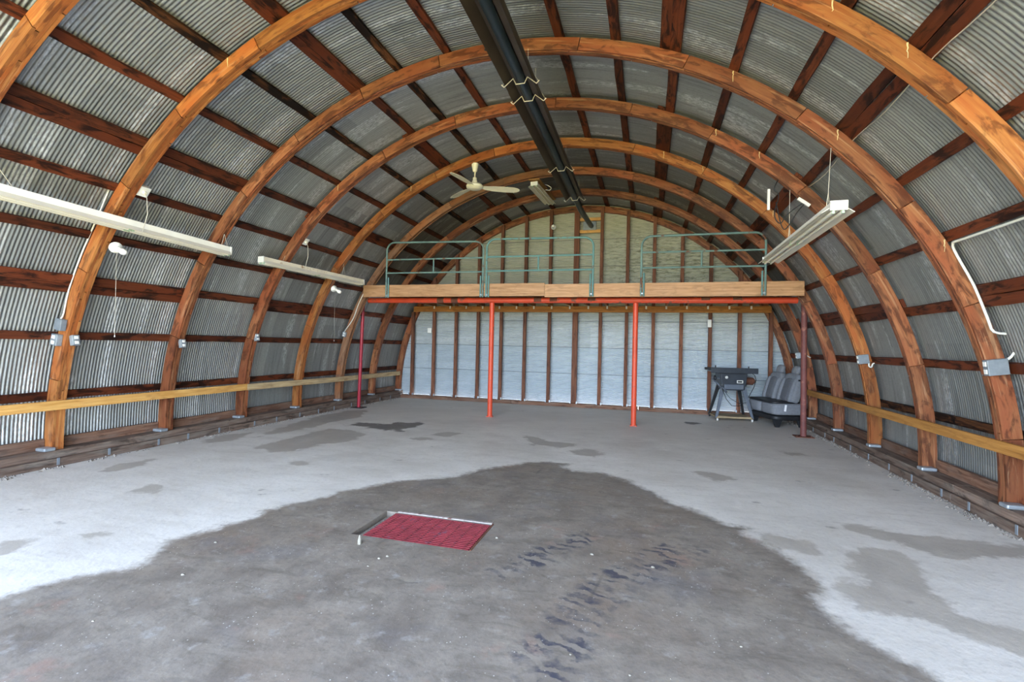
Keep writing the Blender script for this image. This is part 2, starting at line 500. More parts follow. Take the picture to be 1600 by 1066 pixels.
def sdf_poly(P, poly):
    poly = np.array(poly); d = np.full(len(P), 1e9); ins = np.zeros(len(P), bool)
    for i in range(len(poly)):
        a = poly[i]; b = poly[(i + 1) % len(poly)]
        e = b - a; w = P - a
        t = np.clip((w @ e) / (e @ e), 0, 1)
        d = np.minimum(d, np.linalg.norm(w - t[:, None] * e, axis=1))
        c = ((a[1] > P[:, 1]) != (b[1] > P[:, 1]))
        with np.errstate(divide='ignore', invalid='ignore'):
            xi = (b[0] - a[0]) * (P[:, 1] - a[1]) / (b[1] - a[1]) + a[0]
        ins ^= c & (P[:, 0] < xi)
    return np.where(ins, d, -d)


def dist_line(P, ln):
    ln = np.array(ln); d = np.full(len(P), 1e9)
    for i in range(len(ln) - 1):
        a, b = ln[i], ln[i + 1]; e = b - a; w = P - a
        t = np.clip((w @ e) / (e @ e), 0, 1)
        d = np.minimum(d, np.linalg.norm(w - t[:, None] * e, axis=1))
    return d


PX0, PX1, PY0, PY1 = -.435, .478, 3.085, 3.59       # drain pit opening
def lines(a, b, step, must):
    r = sorted(set([round(a + i * (b - a) / round((b - a) / step), 4) for i in range(round((b - a) / step) + 1)] + list(must)))
    out = [r[0]]
    for q in r[1:]:
        if q - out[-1] < .008 and q not in must: continue
        if q - out[-1] < .008: out[-1] = q; continue
        out.append(q)
    return out
xs = lines(-4.72, 4.72, .045, (PX0, PX1)); ys = lines(Y_OPEN, Y_WALL + .02, .045, (PY0, PY1))
nx, ny = len(xs), len(ys)
XX, YY = np.meshgrid(xs, ys)
PP = np.stack([XX.ravel(), YY.ravel()], 1)
fv = np.concatenate([PP, np.zeros((len(PP), 1))], 1)
ff = []
for j in range(ny - 1):
    for i in range(nx - 1):
        cx_, cy_ = (xs[i] + xs[i + 1]) / 2, (ys[j] + ys[j + 1]) / 2
        if PX0 < cx_ < PX1 and PY0 < cy_ < PY1: continue
        ff.append((j * nx + i, j * nx + i + 1, (j + 1) * nx + i + 1, (j + 1) * nx + i))
n0 = len(fv)
pit = [(PX0, PY0, 0), (PX1, PY0, 0), (PX1, PY1, 0), (PX0, PY1, 0), (PX0, PY0, -.3), (PX1, PY0, -.3), (PX1, PY1, -.3), (PX0, PY1, -.3)]
fv = np.concatenate([fv, np.array(pit)], 0)
ff += [tuple(n0 + k for k in q) for q in ((0, 1, 5, 4), (1, 2, 6, 5), (2, 3, 7, 6), (3, 0, 4, 7), (4, 5, 6, 7))]
P2 = fv[:, :2]
me = bpy.data.meshes.new('floor'); me.from_pydata([tuple(map(float, q)) for q in fv], [], ff)
dirt = sdf_poly(P2, DIRT)
damp = np.max([sdf_poly(P2, q) for q in DAMP], axis=0)
pud = np.max([sdf_poly(P2, q) for q in PUD], axis=0)
trd = np.maximum(.17 - dist_line(P2, TREAD), .13 - dist_line(P2, TREAD2))
for nm, arr in (('dirt', dirt), ('damp', damp), ('puddle', pud), ('tread', trd)):
    a = me.attributes.new(nm, 'FLOAT', 'POINT'); a.data.foreach_set('value', arr.astype(np.float32))
floor = bpy.data.objects.new('floor', me); COL.objects.link(floor); floor['kind'] = 'structure'

T = NT('stained_concrete')
ob = T.n('ShaderNodeTexCoord').outputs['Object']
n_big = T.noise(ob, .9, 4, .6); n_mid = T.noise(ob, 3.5, 5, .65, .3); n_fine = T.noise(ob, 22, 6, .7); n_str = T.noise(T.vscale(ob, (1.5, 5, 1)), 1.6, 5, .65, .4)
light = T.mix(T.rng(n_big, .35, .65), lin('c8c2b8'), lin('dcd7ce'))
light = T.mix(T.rng(n_str, .5, .72, 0, .45), light, lin('b7afa3'))
light = T.mix(T.rng(n_mid, .38, .2, 0, .6), light, lin('eae6de'))
light = T.mix(T.rng(n_fine, .52, .75, 0, .35), light, lin('8f8c88'))
# far end painted paler to offset daylight fading with distance from the doorway
sepo = T.n('ShaderNodeSeparateXYZ'); T.l(ob, sepo.inputs[0])
light = T.mix(T.math('MULTIPLY', T.rng(T.math('ADD', sepo.outputs[1], T.math('MULTIPLY', n_big, 2)), 7.6, 10, 0, 1, True), .5), light, lin('dcd6cb'))
dp = T.math('ADD', T.attr('damp', 'Fac'), T.rng(n_mid, .3, .7, -.09, .09))
damp_c = T.mix(T.rng(n_mid, .4, .7), lin('9d958a'), lin('afa79b'))
light = T.mix(T.rng(dp, -.04, .03, 0, .85, True), light, damp_c)
pd = T.math('ADD', T.attr('puddle', 'Fac'), T.rng(n_mid, .3, .7, -.12, .12))
light = T.mix(T.rng(pd, -.03, .05, 0, .9, True), light, lin('6b655f'))
# small dark scuffs on the pale part
sc_v = T.vor(T.vadd(T.vscale(ob, (1.0, 1.9, 1)), (.3, .1, 0)), 1.5)
scf = T.math('MULTIPLY', T.rng(sc_v.outputs['Distance'], .05, .10, 1, 0), T.rng(T.noise(ob, 14, 3), .42, .58))
light = T.mix(T.math('MULTIPLY', scf, .6), light, lin('77726c'))
dark = T.mix(T.rng(n_mid, .35, .65), lin('736a60'), lin('8c8377'))
dark = T.mix(T.rng(n_big, .5, .68, 0, .6), dark, lin('806e5d'))
dark = T.mix(T.rng(T.noise(T.vadd(ob, (5, 3, 0)), 1.7, 4, .6), .56, .72, 0, .32), dark, lin('63656e'))
dark = T.mix(T.rng(n_fine, .5, .72, 0, .45), dark, lin('544d45'))
dark = T.mix(T.rng(T.noise(T.vscale(T.vadd(ob, (4, 4, 0)), (1.2, 3.2, 1)), 2.6, 6, .72, .6), .52, .66, 0, .5), dark, lin('5e564c'))
dark = T.mix(T.rng(T.noise(T.vscale(T.vadd(ob, (14, 4, 0)), (1.2, 2.6, 1)), 1.9, 5, .7, .5), .57, .7, 0, .35), dark, lin('9c9384'))
dark = T.mix(T.rng(T.noise(T.vadd(ob, (1, 8, 0)), 2.3, 5, .65), .60, .70, 0, .45), dark, lin('9a7869'))
dark = T.mix(T.rng(T.noise(T.vadd(ob, (9, 2, 0)), 7, 5, .7), .58, .74, 0, .6), dark, lin('a8a59f'))
# cracks
cr = T.vor(T.vadd(ob, (2, 4, 0)), 1.7, 'DISTANCE_TO_EDGE'); crn = T.noise(ob, 1.1, 2)
crv = T.vor(T.n('ShaderNodeTexCoord').outputs['Object'], 1, 'F1')
wob = T.vadd(ob, T.vscale(T.n('ShaderNodeTexNoise', i_Scale=2.0).outputs['Color'], (.5, .5, 0)))
cr = T.vor(wob, 1.3, 'DISTANCE_TO_EDGE')
dark = T.mix(T.math('MULTIPLY', T.rng(cr.outputs['Distance'], .004, .015, .45, 0), T.rng(crn, .58, .64)), dark, lin('504c48'))
# tyre tread marks
rot = T.n('ShaderNodeVectorRotate'); T.l(ob, rot.inputs['Vector']); rot.inputs['Angle'].default_value = math.radians(22)
wv = T.n('ShaderNodeTexWave', wave_type='BANDS', bands_direction='Y'); T.l(rot.outputs[0], wv.inputs['Vector'])
wv.inputs['Scale'].default_value = 3.4; wv.inputs['Distortion'].default_value = 7.0; wv.inputs['Detail'].default_value = 4; wv.inputs['Detail Scale'].default_value = 2.5
tm = T.math('MULTIPLY', T.rng(wv.outputs['Fac'], .42, .7), T.rng(T.math('ADD', T.attr('tread', 'Fac'), T.rng(n_mid, .3, .7, -.08, .08)), -.02, .07, 0, 1, True))
tm = T.math('MULTIPLY', tm, T.rng(T.noise(T.vadd(ob, (3, 7, 0)), 5, 4, .7), .4, .6))
dark = T.mix(T.math('MULTIPLY', tm, .9), dark, lin('40404a'))
dd = T.math('ADD', T.attr('dirt', 'Fac'), T.math('ADD', T.rng(n_mid, .3, .7, -.06, .06), T.rng(n_fine, .3, .7, -.02, .02)))
c = T.mix(T.rng(dd, -.03, .09, 0, 1, True), light, dark)
spk = T.vor(ob, 34)
spm = T.math('MULTIPLY', T.rng(spk.outputs['Distance'], .08, .14, 1, 0), T.rng(T.noise(ob, 5, 2), .52, .6))
c = T.mix(T.math('MULTIPLY', spm, .8), c, lin('cfccc4'))
T.bump(T.math('ADD', n_fine, T.math('MULTIPLY', n_mid, 1.5)), .25, .01)
me.materials.append(T.fin(c, T.rng(n_mid, .3, .7, .5, .7), 0, .35))

# ground outside the doorway
T = NT('dry_grass_and_gravel')
ob = T.n('ShaderNodeTexCoord').outputs['Object']
gc = T.mix(T.rng(T.noise(ob, .3, 5), .4, .6), lin('ad9c62'), lin('c2b078'))
gc = T.mix(T.rng(T.noise(ob, 6, 5), .45, .65), gc, lin('7f8450'))
gm = T.fin(gc, .9, 0, .2)
MB().box((0, Y_OPEN - 45, -.1), (160, 90, .16)).build('ground', gm)['kind'] = 'structure'

# ------------------------------------------------------------------ corrugated skin
PITCH_C, AMP = .0335, .0050
def skin(name, t0, t1, legs=0):
    ts = [t0 + (t1 - t0) * i / round(abs(t1 - t0) / 3.0) for i in range(round(abs(t1 - t0) / 3.0) + 1)]
    if legs < 0: ts = [-1.3, -.01] + ts
    if legs > 0: ts = ts + [180.01, 181.3]
    n = int((Y_WALL - Y_OPEN) / PITCH_C * 6)
    ysk = np.linspace(Y_OPEN, Y_WALL + .03, n)
    vs = []; gs = []
    for t in ts:
        for y in ysk:
            R = 4.632 + AMP * math.cos(2 * math.pi * y / PITCH_C)
            x, z = arch_s(R, t); vs.append((x, y, z)); gs.append((math.radians(t) * 4.6, y, 0))
    fs = [(a * n + k, a * n + k + 1, (a + 1) * n + k + 1, (a + 1) * n + k) for a in range(len(ts) - 1) for k in range(n - 1)]
    b = MB(); b.add(vs, fs, gs)
    o = b.build(name, M['sheet'], smooth=True); o['kind'] = 'structure'
skin('wall_right', 0, 42, -1)
skin('ceiling', 42, 138)
skin('wall_left', 138, 180, 1)
# gable sheet, ridges running across
b = MB(); n = int(4.7 / PITCH_C * 6); vs = []; gs = []; K = 40
for i in range(n + 1):
    z = .06 + (ZC + BB * 4.65 - .065) * i / n
    hw = 4.65 if z < ZC else 4.65 * math.sqrt(max(0, 1 - ((z - ZC) / BB / 4.65) ** 2))
    for k in range(K + 1):
        x = -hw + 2 * hw * k / K
        vs.append((x, Y_WALL + AMP * math.cos(2 * math.pi * z / PITCH_C), z)); gs.append((x, z, 0))
fs = [(i * (K + 1) + k, i * (K + 1) + k + 1, (i + 1) * (K + 1) + k + 1, (i + 1) * (K + 1) + k) for i in range(n) for k in range(K)]
b.add(vs, fs, gs); b.build('wall_back', M['gable'], smooth=True)['kind'] = 'structure'

# ------------------------------------------------------------------ arches
RW = .10
rib_lab = ['laminated timber arch nearest the camera, seen only crossing the upper left corner',
           'big orange laminated arch nearest that spans the ceiling, bulb socket on its left leg',
           'second spanning laminated arch, white cable running down its right leg to a grey box',
           'third spanning laminated arch, orange-brown, small outlet box on its left leg',
           'fourth spanning laminated arch, the white ceiling fan hanging under its crown',
           'fifth spanning laminated arch, weathered, rising beside the front edge of the loft',
           'sixth spanning laminated arch, halfway between the loft front and the back wall',
           'rearmost laminated arch, fixed against the whitish back wall']


def rib(idx, y):
    root = thing('timber_arch', rib_lab[idx], 'arch', (0, y + RW / 2, .17), 0, 'laminated timber arches')
    rr = random.Random(100 + idx)
    for side, (ta, tb) in (('arch_half', (-.66, 90)), ('arch_half', (90, 180.66))):
        b = MB()
        nply = 4; pw = RW / nply
        for p in range(nply):
            # butt joints along the ply
            cuts = [ta]; t = (0 if ta < 0 else 90) + rr.uniform(5, 14)
            while t < min(tb, 180) - 5:
                cuts.append(t); t += rr.uniform(12, 17)
            cuts.append(tb)
            dr = rr.uniform(-.005, .005)
            for c0, c1 in zip(cuts[:-1], cuts[1:]):
                tint = rr.random(); off = rr.random() * 40
                g0 = .06
                st = []
                q0 = c0 + (g0 if c0 != ta else 0); q1 = c1 - (g0 if c1 != tb else 0)
                k = max(1, int(abs(q1 - q0) / 2.2))
                st = [q0 + (q1 - q0) * i / k for i in range(k + 1)]
                if q0 < 0: st = [q0, 0] + [s for s in st if s > .5]
                if q1 > 180: st = [s for s in st if s < 179.5] + [180, q1]
                ya = y + p * pw + .0006; yb = y + (p + 1) * pw - .0006
                vs = []; gs = []
                for s in st:
                    L = (math.radians(min(max(s, 0), 180)) * 4.5)
                    if s < 0: L = s * .1
                    if s > 180: L += (s - 180) * .1
                    for (R, yy) in ((RI + dr, ya), (RO + dr * .5, ya), (RO + dr * .5, yb), (RI + dr, yb)):
                        x, z = arch_s(R, s)
                        vs.append((x, yy, z)); gs.append((L + off, R + off, yy + off * .3))
                fs = []
                for i in range(len(st) - 1):
                    for e in range(4):
                        a0 = i * 4 + e; a1 = i * 4 + (e + 1) % 4
                        fs.append((a0, a1, a1 + 4, a0 + 4))
                m_ = len(st) - 1
                fs.append((0, 1, 2, 3)); fs.append((m_ * 4 + 3, m_ * 4 + 2, m_ * 4 + 1, m_ * 4))
                b.add(vs, fs, gs, tint)
        b.build('arch_half', M['rib_old'] if idx == 5 and tb > 100 else (M['rib_red'] if idx in (2, 3, 5, 6, 7) else M['rib']), root)
    # crown bolts and foot brackets
    for dx in (-1.6, 1.6):
        x, z = arch(4.515, 90 + dx)
        MB().lathe([(.015, 0), (.015, .006), (.008, .012)], (x, y + .001, z), 10, Matrix.Rotation(math.radians(90), 3, 'X')).build('bolt', M['black'], root)
    if idx in (1, 2, 3, 4):
        for a in {1: (56.5, 53, 46, 29.4, 119.6), 2: (59.3, 45.6, 29), 3: (59.2, 52, 128), 4: (67, 59.4, 44.8, 120)}[idx]:
            x, z = arch(4.573, a); P = [(x, y - .003, z)]; b = MB()
            for q in range(5):
                P.append((x + rr.uniform(-.004, .004), y - .003, z - .017 * (q + 1) * rr.uniform(.8, 1.2)))
            b.tube(P, [.007, .005, .0045, .004, .003, .002], 6)
            b.build('sealant_drip', M['drip'], root, smooth=True)
    if idx:
        for sx in (-1, 1):
            b = MB()
            b.box((sx * 4.46, y - .055, .190), (.14, .105, .036))
            b.build('foot_bracket', M['zinc'], root, bevel=.011)
    return root
ribs = [rib(i, y) for i, y in enumerate(YR)]
# weathered lower lengths on the arches near the loft (scarfed-on outer boards)

# ------------------------------------------------------------------ purlins
PA = [6.55, 13.9, 22.0, 29.2, 36.75, 44.9, 51.85, 59.4, 67.4, 74.3, 81.6, 89.4, 97.3, 104.8, 111.6, 120.0, 127.8, 135.9, 142.5, 150.0, 157.3, 164.85, 173.4]
ORD = ['lowest', 'second', 'third', 'fourth', 'fifth', 'sixth', 'seventh', 'eighth', 'ninth', 'tenth', 'eleventh', 'twelfth']
RP0, RP1 = 4.583, 4.621
def pur_board(b, ang, y0, y1, w, tint, rr, rr0=RP0, rr1=RP1):
    n = max(2, int((y1 - y0) / .3)); a2 = math.degrees(w / 2 / 4.6); vs = []; gs = []; o = rr.random() * 50
    for i in range(n + 1):
        y = y0 + (y1 - y0) * i / n
        for (R, s) in ((rr0, -1), (rr0, 1), (rr1, 1), (rr1, -1)):
            jj = rr.uniform(-.06, .06)
            x, z = arch(R, ang + s * a2 + jj)
            vs.append((x, y, z)); gs.append((y + o, s * w / 2 + o, R))
    fs = []
    for i in range(n):
        for e in range(4):
            fs.append((i * 4 + e, i * 4 + (e + 1) % 4, (i + 1) * 4 + (e + 1) % 4, (i + 1) * 4 + e))
    fs += [(0, 1, 2, 3), (n * 4 + 3, n * 4 + 2, n * 4 + 1, n * 4)]
    b.add(vs, fs, gs, tint)
for i, a in enumerate(PA):
    rr = random.Random(500 + i)
    side = 'right' if a < 89 else 'left'
    k = i if a < 89 else len(PA) - 1 - i
    wide = a in (22.0, 44.9, 67.4, 111.6, 135.9, 157.3)
    if 88 < a < 91:
        lab = 'dark brown purlin along the very crown of the roof, behind the black tube heater'
    else:
        where = 'right' if side == 'right' else 'left'
        lab = 'dark red-brown %s purlin, %s up from the floor on the %s side' % ('doubled' if wide else 'single', ORD[k], where)
    x, z = arch(4.6, a)
    root = thing('purlin', lab, 'purlin', (x, Y_OPEN, z), 0, 'dark purlins running the length of the roof')
    mat = M['purlin_dark'] if a == 6.55 or (80 < a < 130 and i % 2) else M['purlin']
    y = Y_OPEN
    b = MB(); cuts = [Y_OPEN] + [YR[j] + RW / 2 for j in ((0, 2, 4, 6) if i % 2 else (1, 3, 5))] + [Y_WALL - .02]
    for c0, c1 in zip(cuts[:-1], cuts[1:]):
        pur_board(b, a - (.65 if wide else 0), c0 + .002, c1 - .002, .10 if wide else .088, rr.random(), rr)
    b.build('long_board', mat, root)
    if wide:
        da = 1.27
        segs = [(Y_OPEN, YB + RW), (YC, YE + RW), (YF, Y_WALL - .02)]
        for c0, c1 in segs:
            b = MB(); pur_board(b, a - .65 + da, c0, c1, .096, rr.random(), rr, RP0 + .002); b.build('lapped_board', mat, root)

# ------------------------------------------------------------------ sill plates, kick boards
for sx, nm in ((-1, 'left'), (1, 'right')):
    root = thing('sill_plate', 'weathered grey timber sill plate on the concrete along the %s wall' % nm, 'sill plate', (sx * 4.53, Y_OPEN, 0), 0)
    b = MB(); y = Y_OPEN
    while y < YG:
        y1 = min(y + RNG.uniform(3.2, 3.9), Y_WALL - .03)
        b.box((sx * 4.535, (y + y1) / 2, .045), (.31, y1 - y - .004, .088), tint=RNG.random())
        b.box((sx * 4.545, (y + y1) / 2 + .01, .130), (.28, y1 - y - .004, .078), tint=RNG.random())
        y = y1
    b.build('plank', M['sill'], root, bevel=.004)
    for i in range(19):
        yy = 1.5 + i * .53 + RNG.uniform(-.1, .1)
        MB().box((sx * 4.377, yy, .055), (.006, .024, .075)).build('anchor_strap', M['greybox'], root)
    b = MB()
    for j in range(-1, 7):
        ya_ = (YR[j] + RW + .004) if j >= 0 else Y_OPEN
        yb_ = YR[j + 1] - .004
        b.box((sx * 4.585, (ya_ + yb_) / 2, .225), (.045, yb_ - ya_, .11), tint=RNG.random())
    tag(b.build('kick_board', M['kick'], bevel=.003), 'brown kick board at the foot of the %s wall between the arches' % nm, 'board')
b = MB(); x = -4.36
while x < 4.3:
    x1 = min(x + 2.9, 4.36)
    b.box(((x + x1) / 2, YG - .055, .04), (x1 - x - .004, .15, .08), tint=RNG.random()); x = x1
tag(b.build('gable_sill_plate', M['kick'], bevel=.003), 'brown sill plate on the floor along the foot of the back wall', 'sill plate')

# ------------------------------------------------------------------ gable studs
SX = [-4.085, -3.508, -2.921, -2.349, -1.767, -1.186, -.597, .005, .575, 1.15, 1.723, 2.306, 2.89, 3.47, 4.062]
NUM = ['first', 'second', 'third', 'fourth', 'fifth', 'sixth', 'seventh', 'eighth', 'ninth', 'tenth', 'eleventh', 'twelfth', 'thirteenth', 'fourteenth', 'fifteenth']
for i, x in enumerate(SX):
    w = .12 if i == 7 else .072
    zt = ZC + BB * 4.56 * math.sqrt(1 - (abs(x) / 4.56) ** 2) - .02
    extra = {7: 'wide doubled stud in the middle of the back wall, left of the heater pipe',
             0: 'brown stud at the far left end of the back wall, crossing the rear arch',
             14: 'brown stud at the far right end of the back wall, above the car seat'}
    root = thing('wall_stud', extra.get(i, 'brown stud on the back wall, %s from the left end' % NUM[i]), 'stud', (x, YG - .06, .08), 0, 'studs of the back wall')
    MB().box((x, YG - .045, (.082 + zt) / 2), (w, .075, zt - .082), tint=RNG.random()).build('stud_board', M['stud'], root, bevel=.003)
    for s in (-1, 1):
        MB().box((x + s * (w / 2 + .012), YG - .095, .105), (.022, .03, .05)).build('foot_clip', M['zinc'], root)

# ------------------------------------------------------------------ rub rails on the side walls
def rail(y0, y1, x, z0, z1, mat, lab):
    b = MB(); b.board((x, y0, z0), (x, y1, z1), (0, 0, 1), .098, .036, RNG.random())
    return tag(b.build('rub_rail', mat, bevel=.004), lab, 'rail', 'rub rail boards')
XR = 4.404
rail(-.1, YC + .03, -XR, .655, .645, M['rail'], 'pale yellow rub rail board low on the left wall, the nearest length')
rail(YC + .034, YE + .05, -XR, .64, .615, M['rail_old'], 'dusty pale rub rail board low on the left wall, the middle length')
rail(YE + .054, YG - .1, -XR, .617, .61, M['rail_old'], 'pale rub rail board low on the left wall, the farthest length behind the crimson post')
rail(1.0, 9.95, XR, .645, .655, M['rail_r'], 'long golden brown rub rail board low along the right wall')

# ------------------------------------------------------------------ loft
YP = 8.86
tag(MB().box(((-3.805 - .159) / 2, 8.40, 2.3845), (3.805 - .159 - .003, .04, .2295), tint=.4).build('fascia_board', M['fascia'], bevel=.003), 'wide tan fascia board along the loft front, left half', 'board', 'fascia boards')
tag(MB().box(((3.925 - .159) / 2, 8.40, 2.362), (3.925 + .159 - .003, .04, .2295), tint=.65).build('fascia_board', M['fascia'], bevel=.003), 'wide tan fascia board along the loft front, right half', 'board', 'fascia boards')
LJ = [-3.45 + .4182 * k for k in range(18)]
for k, x in enumerate(LJ):
    root = thing('loft_joist', 'timber joist under the loft floor, %s from the left' % (NUM + ['sixteenth', 'seventeenth', 'eighteenth', 'nineteenth'])[k], 'joist', (x, 9.9, 2.30), 0, 'joists under the loft')
    MB().board((x, 8.422, 2.372), (x, YG - .09, 2.372), (0, 0, 1), .145, .038, RNG.random()).build('joist_board', M['joist'], root)
    MB().box((x, 10.93, 2.27), (.034, .012, .075)).build('hanger_clip', M['white'], root)
tag(MB().board((-3.76, 9.74, 2.457), (3.76, 9.74, 2.457), (0, 1, 0), 2.4, .018, .4).build('loft_deck', M['joist']), 'plank deck of the loft lying on its joists', 'loft floor')
tag(MB().board((-4.012, 10.965, 2.228), (4.04, 10.965, 2.228), (0, 0, 1), .135, .04, .5).build('ledger_board', M['ledger'], bevel=.003), 'golden ledger board fixed across the back wall studs under the loft', 'board')
root = thing('steel_beam', 'orange painted steel pipe beam carrying the front of the loft', 'beam', (0, YP, 2.235))
MB().tube([(-3.977, YP, 2.247), (3.956, YP, 2.222)], .053, 16).build('beam_pipe', M['orange'], root, smooth='auto')
for x in (-2.35, -2.05, -.38, -.08, .62, 2.55, 3.05):
    MB().tube([(x - .07, YP, 2.24), (x + .07, YP, 2.24)], .056, 14).build('weld_sleeve', M['rust'], root, smooth='auto')

def post(name, lab, b0, b1, r, mat, plate=None, pmat=None):
    root = thing(name, lab, 'post', (b0[0], b0[1], 0), 0, 'posts under the loft')
    MB().tube([(b0[0], b0[1], .01), b1], r, 18).build('pipe', mat, root, smooth='auto')
    if plate:
        MB().box((b0[0], b0[1], .007), (plate, plate * .8, .014)).build('base_plate', pmat, root, bevel=.002)
        for s in (-1, 1):
            MB().lathe([(.012, .014), (.012, .026)], (b0[0] + s * plate * .38, b0[1] - plate * .2, 0), 6).build('anchor_bolt', M['rust'], root)
    return root
post('steel_post', 'thin crimson steel post at the left end of the loft, leaning slightly', (-4.2, 8.93), (-4.10, YP, 2.29), .034, M['crimson'], .26, M['black'])
post('steel_post', 'orange steel post under the loft, left of the two central ones', (-1.283, YP), (-1.283, YP, 2.19), .048, M['orange'], .12, M['orange'])
post('steel_post', 'orange steel post under the loft, right of the two central ones', (1.397, YP), (1.397, YP, 2.18), .046, M['orange'], .12, M['orange'])
post('steel_post', 'dark red-brown steel post at the right end of the loft beside the car seat', (4.075, YP), (4.055, YP, 2.28), .045, M['rustpole'], .27, M['rust'])

def gate(lab, x0, x1, zt, mats, skew=0.0, bar=.5):
    """livestock panel: bent tube hoop, two rails, short spacer, doubled uprights"""
    zb = 2.252; yy = 8.36; r = .16; t = .018
    root = thing('gate_panel', lab, 'gate panel', ((x0 + x1) / 2, yy, zb), 0, 'tube gate panels used as loft railing')
    def arc(cx, cz, a0, a1): return [(cx + r * math.cos(math.radians(a)), yy, cz + r * math.sin(math.radians(a))) for a in range(a0, a1 - 1, -15)]
    z1 = zt + skew
    pts = [(x0, yy, zb)] + arc(x0 + r, zt - r, 180, 90) + arc(x1 - r, z1 - r, 90, 0) + [(x1, yy, zb)]
    MB().tube(pts, t, 10).build('hoop', mats, root, smooth='auto')
    for z in (2.983, 2.726):
        MB().tube([(x0, yy, z), (x1, yy, z - .01)], t * .85, 8).build('rail', mats, root, smooth='auto')
    xm = x0 + (x1 - x0) * bar
    MB().tube([(xm, yy, 2.72), (xm, yy, 2.978)], t * .8, 8).build('spacer', mats, root, smooth='auto')
    for s, xx in ((1, x0), (-1, x1)):
        MB().tube([(xx + s * .045, yy, zb), (xx + s * .045, yy, 2.641)], t * .8, 8).build('hinge_post', M['teal'], root, smooth='auto')
        MB().lathe([(.022, 0), (.022, .012), (.012, .02)], (xx + s * .02, yy - .018, zb + .04), 8, Matrix.Rotation(math.radians(90), 3, 'X')).build('bolt', M['zinc'], root)
    return root
gate('teal tubular gate panel railing at the left end of the loft', -3.284, -1.309, 3.314, M['teal_rust'], -.04)
gate('teal tubular gate panel railing in the middle of the loft front', -1.243, .686, 3.305, M['teal'], -.03)
gate('rust-topped teal tubular gate panel railing at the right end of the loft', 1.487, 3.37, 3.25, M['teal_rust'], 0)

# ------------------------------------------------------------------ tube heater
ZH = 4.12
def hx(y): return .315 - (y - 4.0) * .0072
root = thing('radiant_tube_heater', 'long black radiant tube heater hanging under the crown of the roof', 'heater', (.3, 4.5, ZH))
prof = [(-.172, -.055), (-.10, .03), (-.05, .02), (-.05, .072), (.05, .072), (.05, .02), (.10, .03), (.172, -.055)]
def refl(y0, y1, off, dz):
    b = MB(); n = len(prof); vs = []
    for y in (y0, y1):
        for (a, z) in prof: vs.append((hx(y) + a * off, y, ZH + z + dz))
        for (a, z) in reversed(prof): vs.append((hx(y) + a * off, y, ZH + z + .006 + dz))
    m = 2 * n
    fs = [(i, (i + 1) % m, m + (i + 1) % m, m + i) for i in range(m)] + [tuple(range(m)), tuple(range(m, 2 * m))[::-1]]
    b.add(vs, fs); b.build('reflector', M['heater'], root)
refl(-.6, 2.3, 1, 0); refl(2.2, 5.0, .985, .004); refl(4.9, 7.3, 1, 0); refl(7.2, 8.85, .985, .004)
MB().tube([(hx(-.6), -.6, ZH - .0), (hx(8.9), 8.9, ZH)], .048, 18).build('heater_tube', M['tube'], root, smooth='auto')
MB().tube([(hx(8.9), 8.9, ZH), (hx(9.6), 9.6, ZH - .01), (.335, YG - .12, 4.12)], .052, 18).build('flue_pipe', M['tube'], root, smooth='auto')
for y, zt in ((2.3, .0), (4.74, 0), (5.10, 0), (7.27, 0), (8.80, 0)):
    x = hx(y)
    w = [(-.20, -.05), (-.17, -.078), (-.075, .0), (-.045, -.062), (.045, -.062), (.075, .0), (.17, -.078), (.20, -.05)]
    MB().tube([(x + a, y, ZH + z) for a, z in w], .0055, 6).build('wire_hanger', M['wire'], root)
    for s in (-1, 1):
        yy = y + (.12 if y < 8 else .05)
        MB().tube([(x + s * .19, y, ZH - .055), (x + s * .06, y + .08, ZH + .16), (x + s * .05, y + .10, 4.47)], .0025, 5).build('chain', M['wire'], root)
# flue box on the back wall
root = thing('flue_box', 'grey sheet metal box on the back wall where the heater pipe ends', 'vent box', (.28, YG - .1, 4.15))
MB().box((.29, YG - .03, 4.145), (.30, .06, .20)).build('box_body', M['greybox'], root, bevel=.006)
for z, x0, x1 in ((4.295, .03, .54), (4.02, .03, .54)):
    MB().board((x0, YG - .02, z), (x1, YG - .02, z), (0, 0, 1), .07, .04, .7).build('mounting_board', M['rail'], root)

# ------------------------------------------------------------------ ceiling fan
FX, FY = -1.168, YD + .06
zc_ = ZC + BB * RI * math.sqrt(1 - (FX / RI) ** 2)
root = thing('ceiling_fan', 'cream three-bladed ceiling fan hanging under the fourth arch', 'ceiling fan', (FX, FY, 3.95))
MB().lathe([(.018, zc_ - .14), (.035, zc_ - .13), (.058, zc_ - .02), (.062, zc_ - .002)], (FX, FY, 0), 20).build('canopy', M['cream'], root, smooth='auto')
MB().tube([(FX, FY, zc_ - .13), (FX, FY, 4.02)], .012, 10).build('down_rod', M['cream'], root, smooth='auto')
MB().lathe([(.02, 4.02), (.042, 4.035), (.042, 4.065), (.03, 4.085), (.036, 4.11), (.02, 4.125)], (FX, FY, 0), 18).build('coupling', M['cream'], root, smooth='auto')
MB().lathe([(.04, 3.925), (.10, 3.932), (.135, 3.955), (.138, 3.985), (.115, 4.01), (.05, 4.022)], (FX, FY, 0), 28).build('motor', M['cream'], root, smooth='auto')
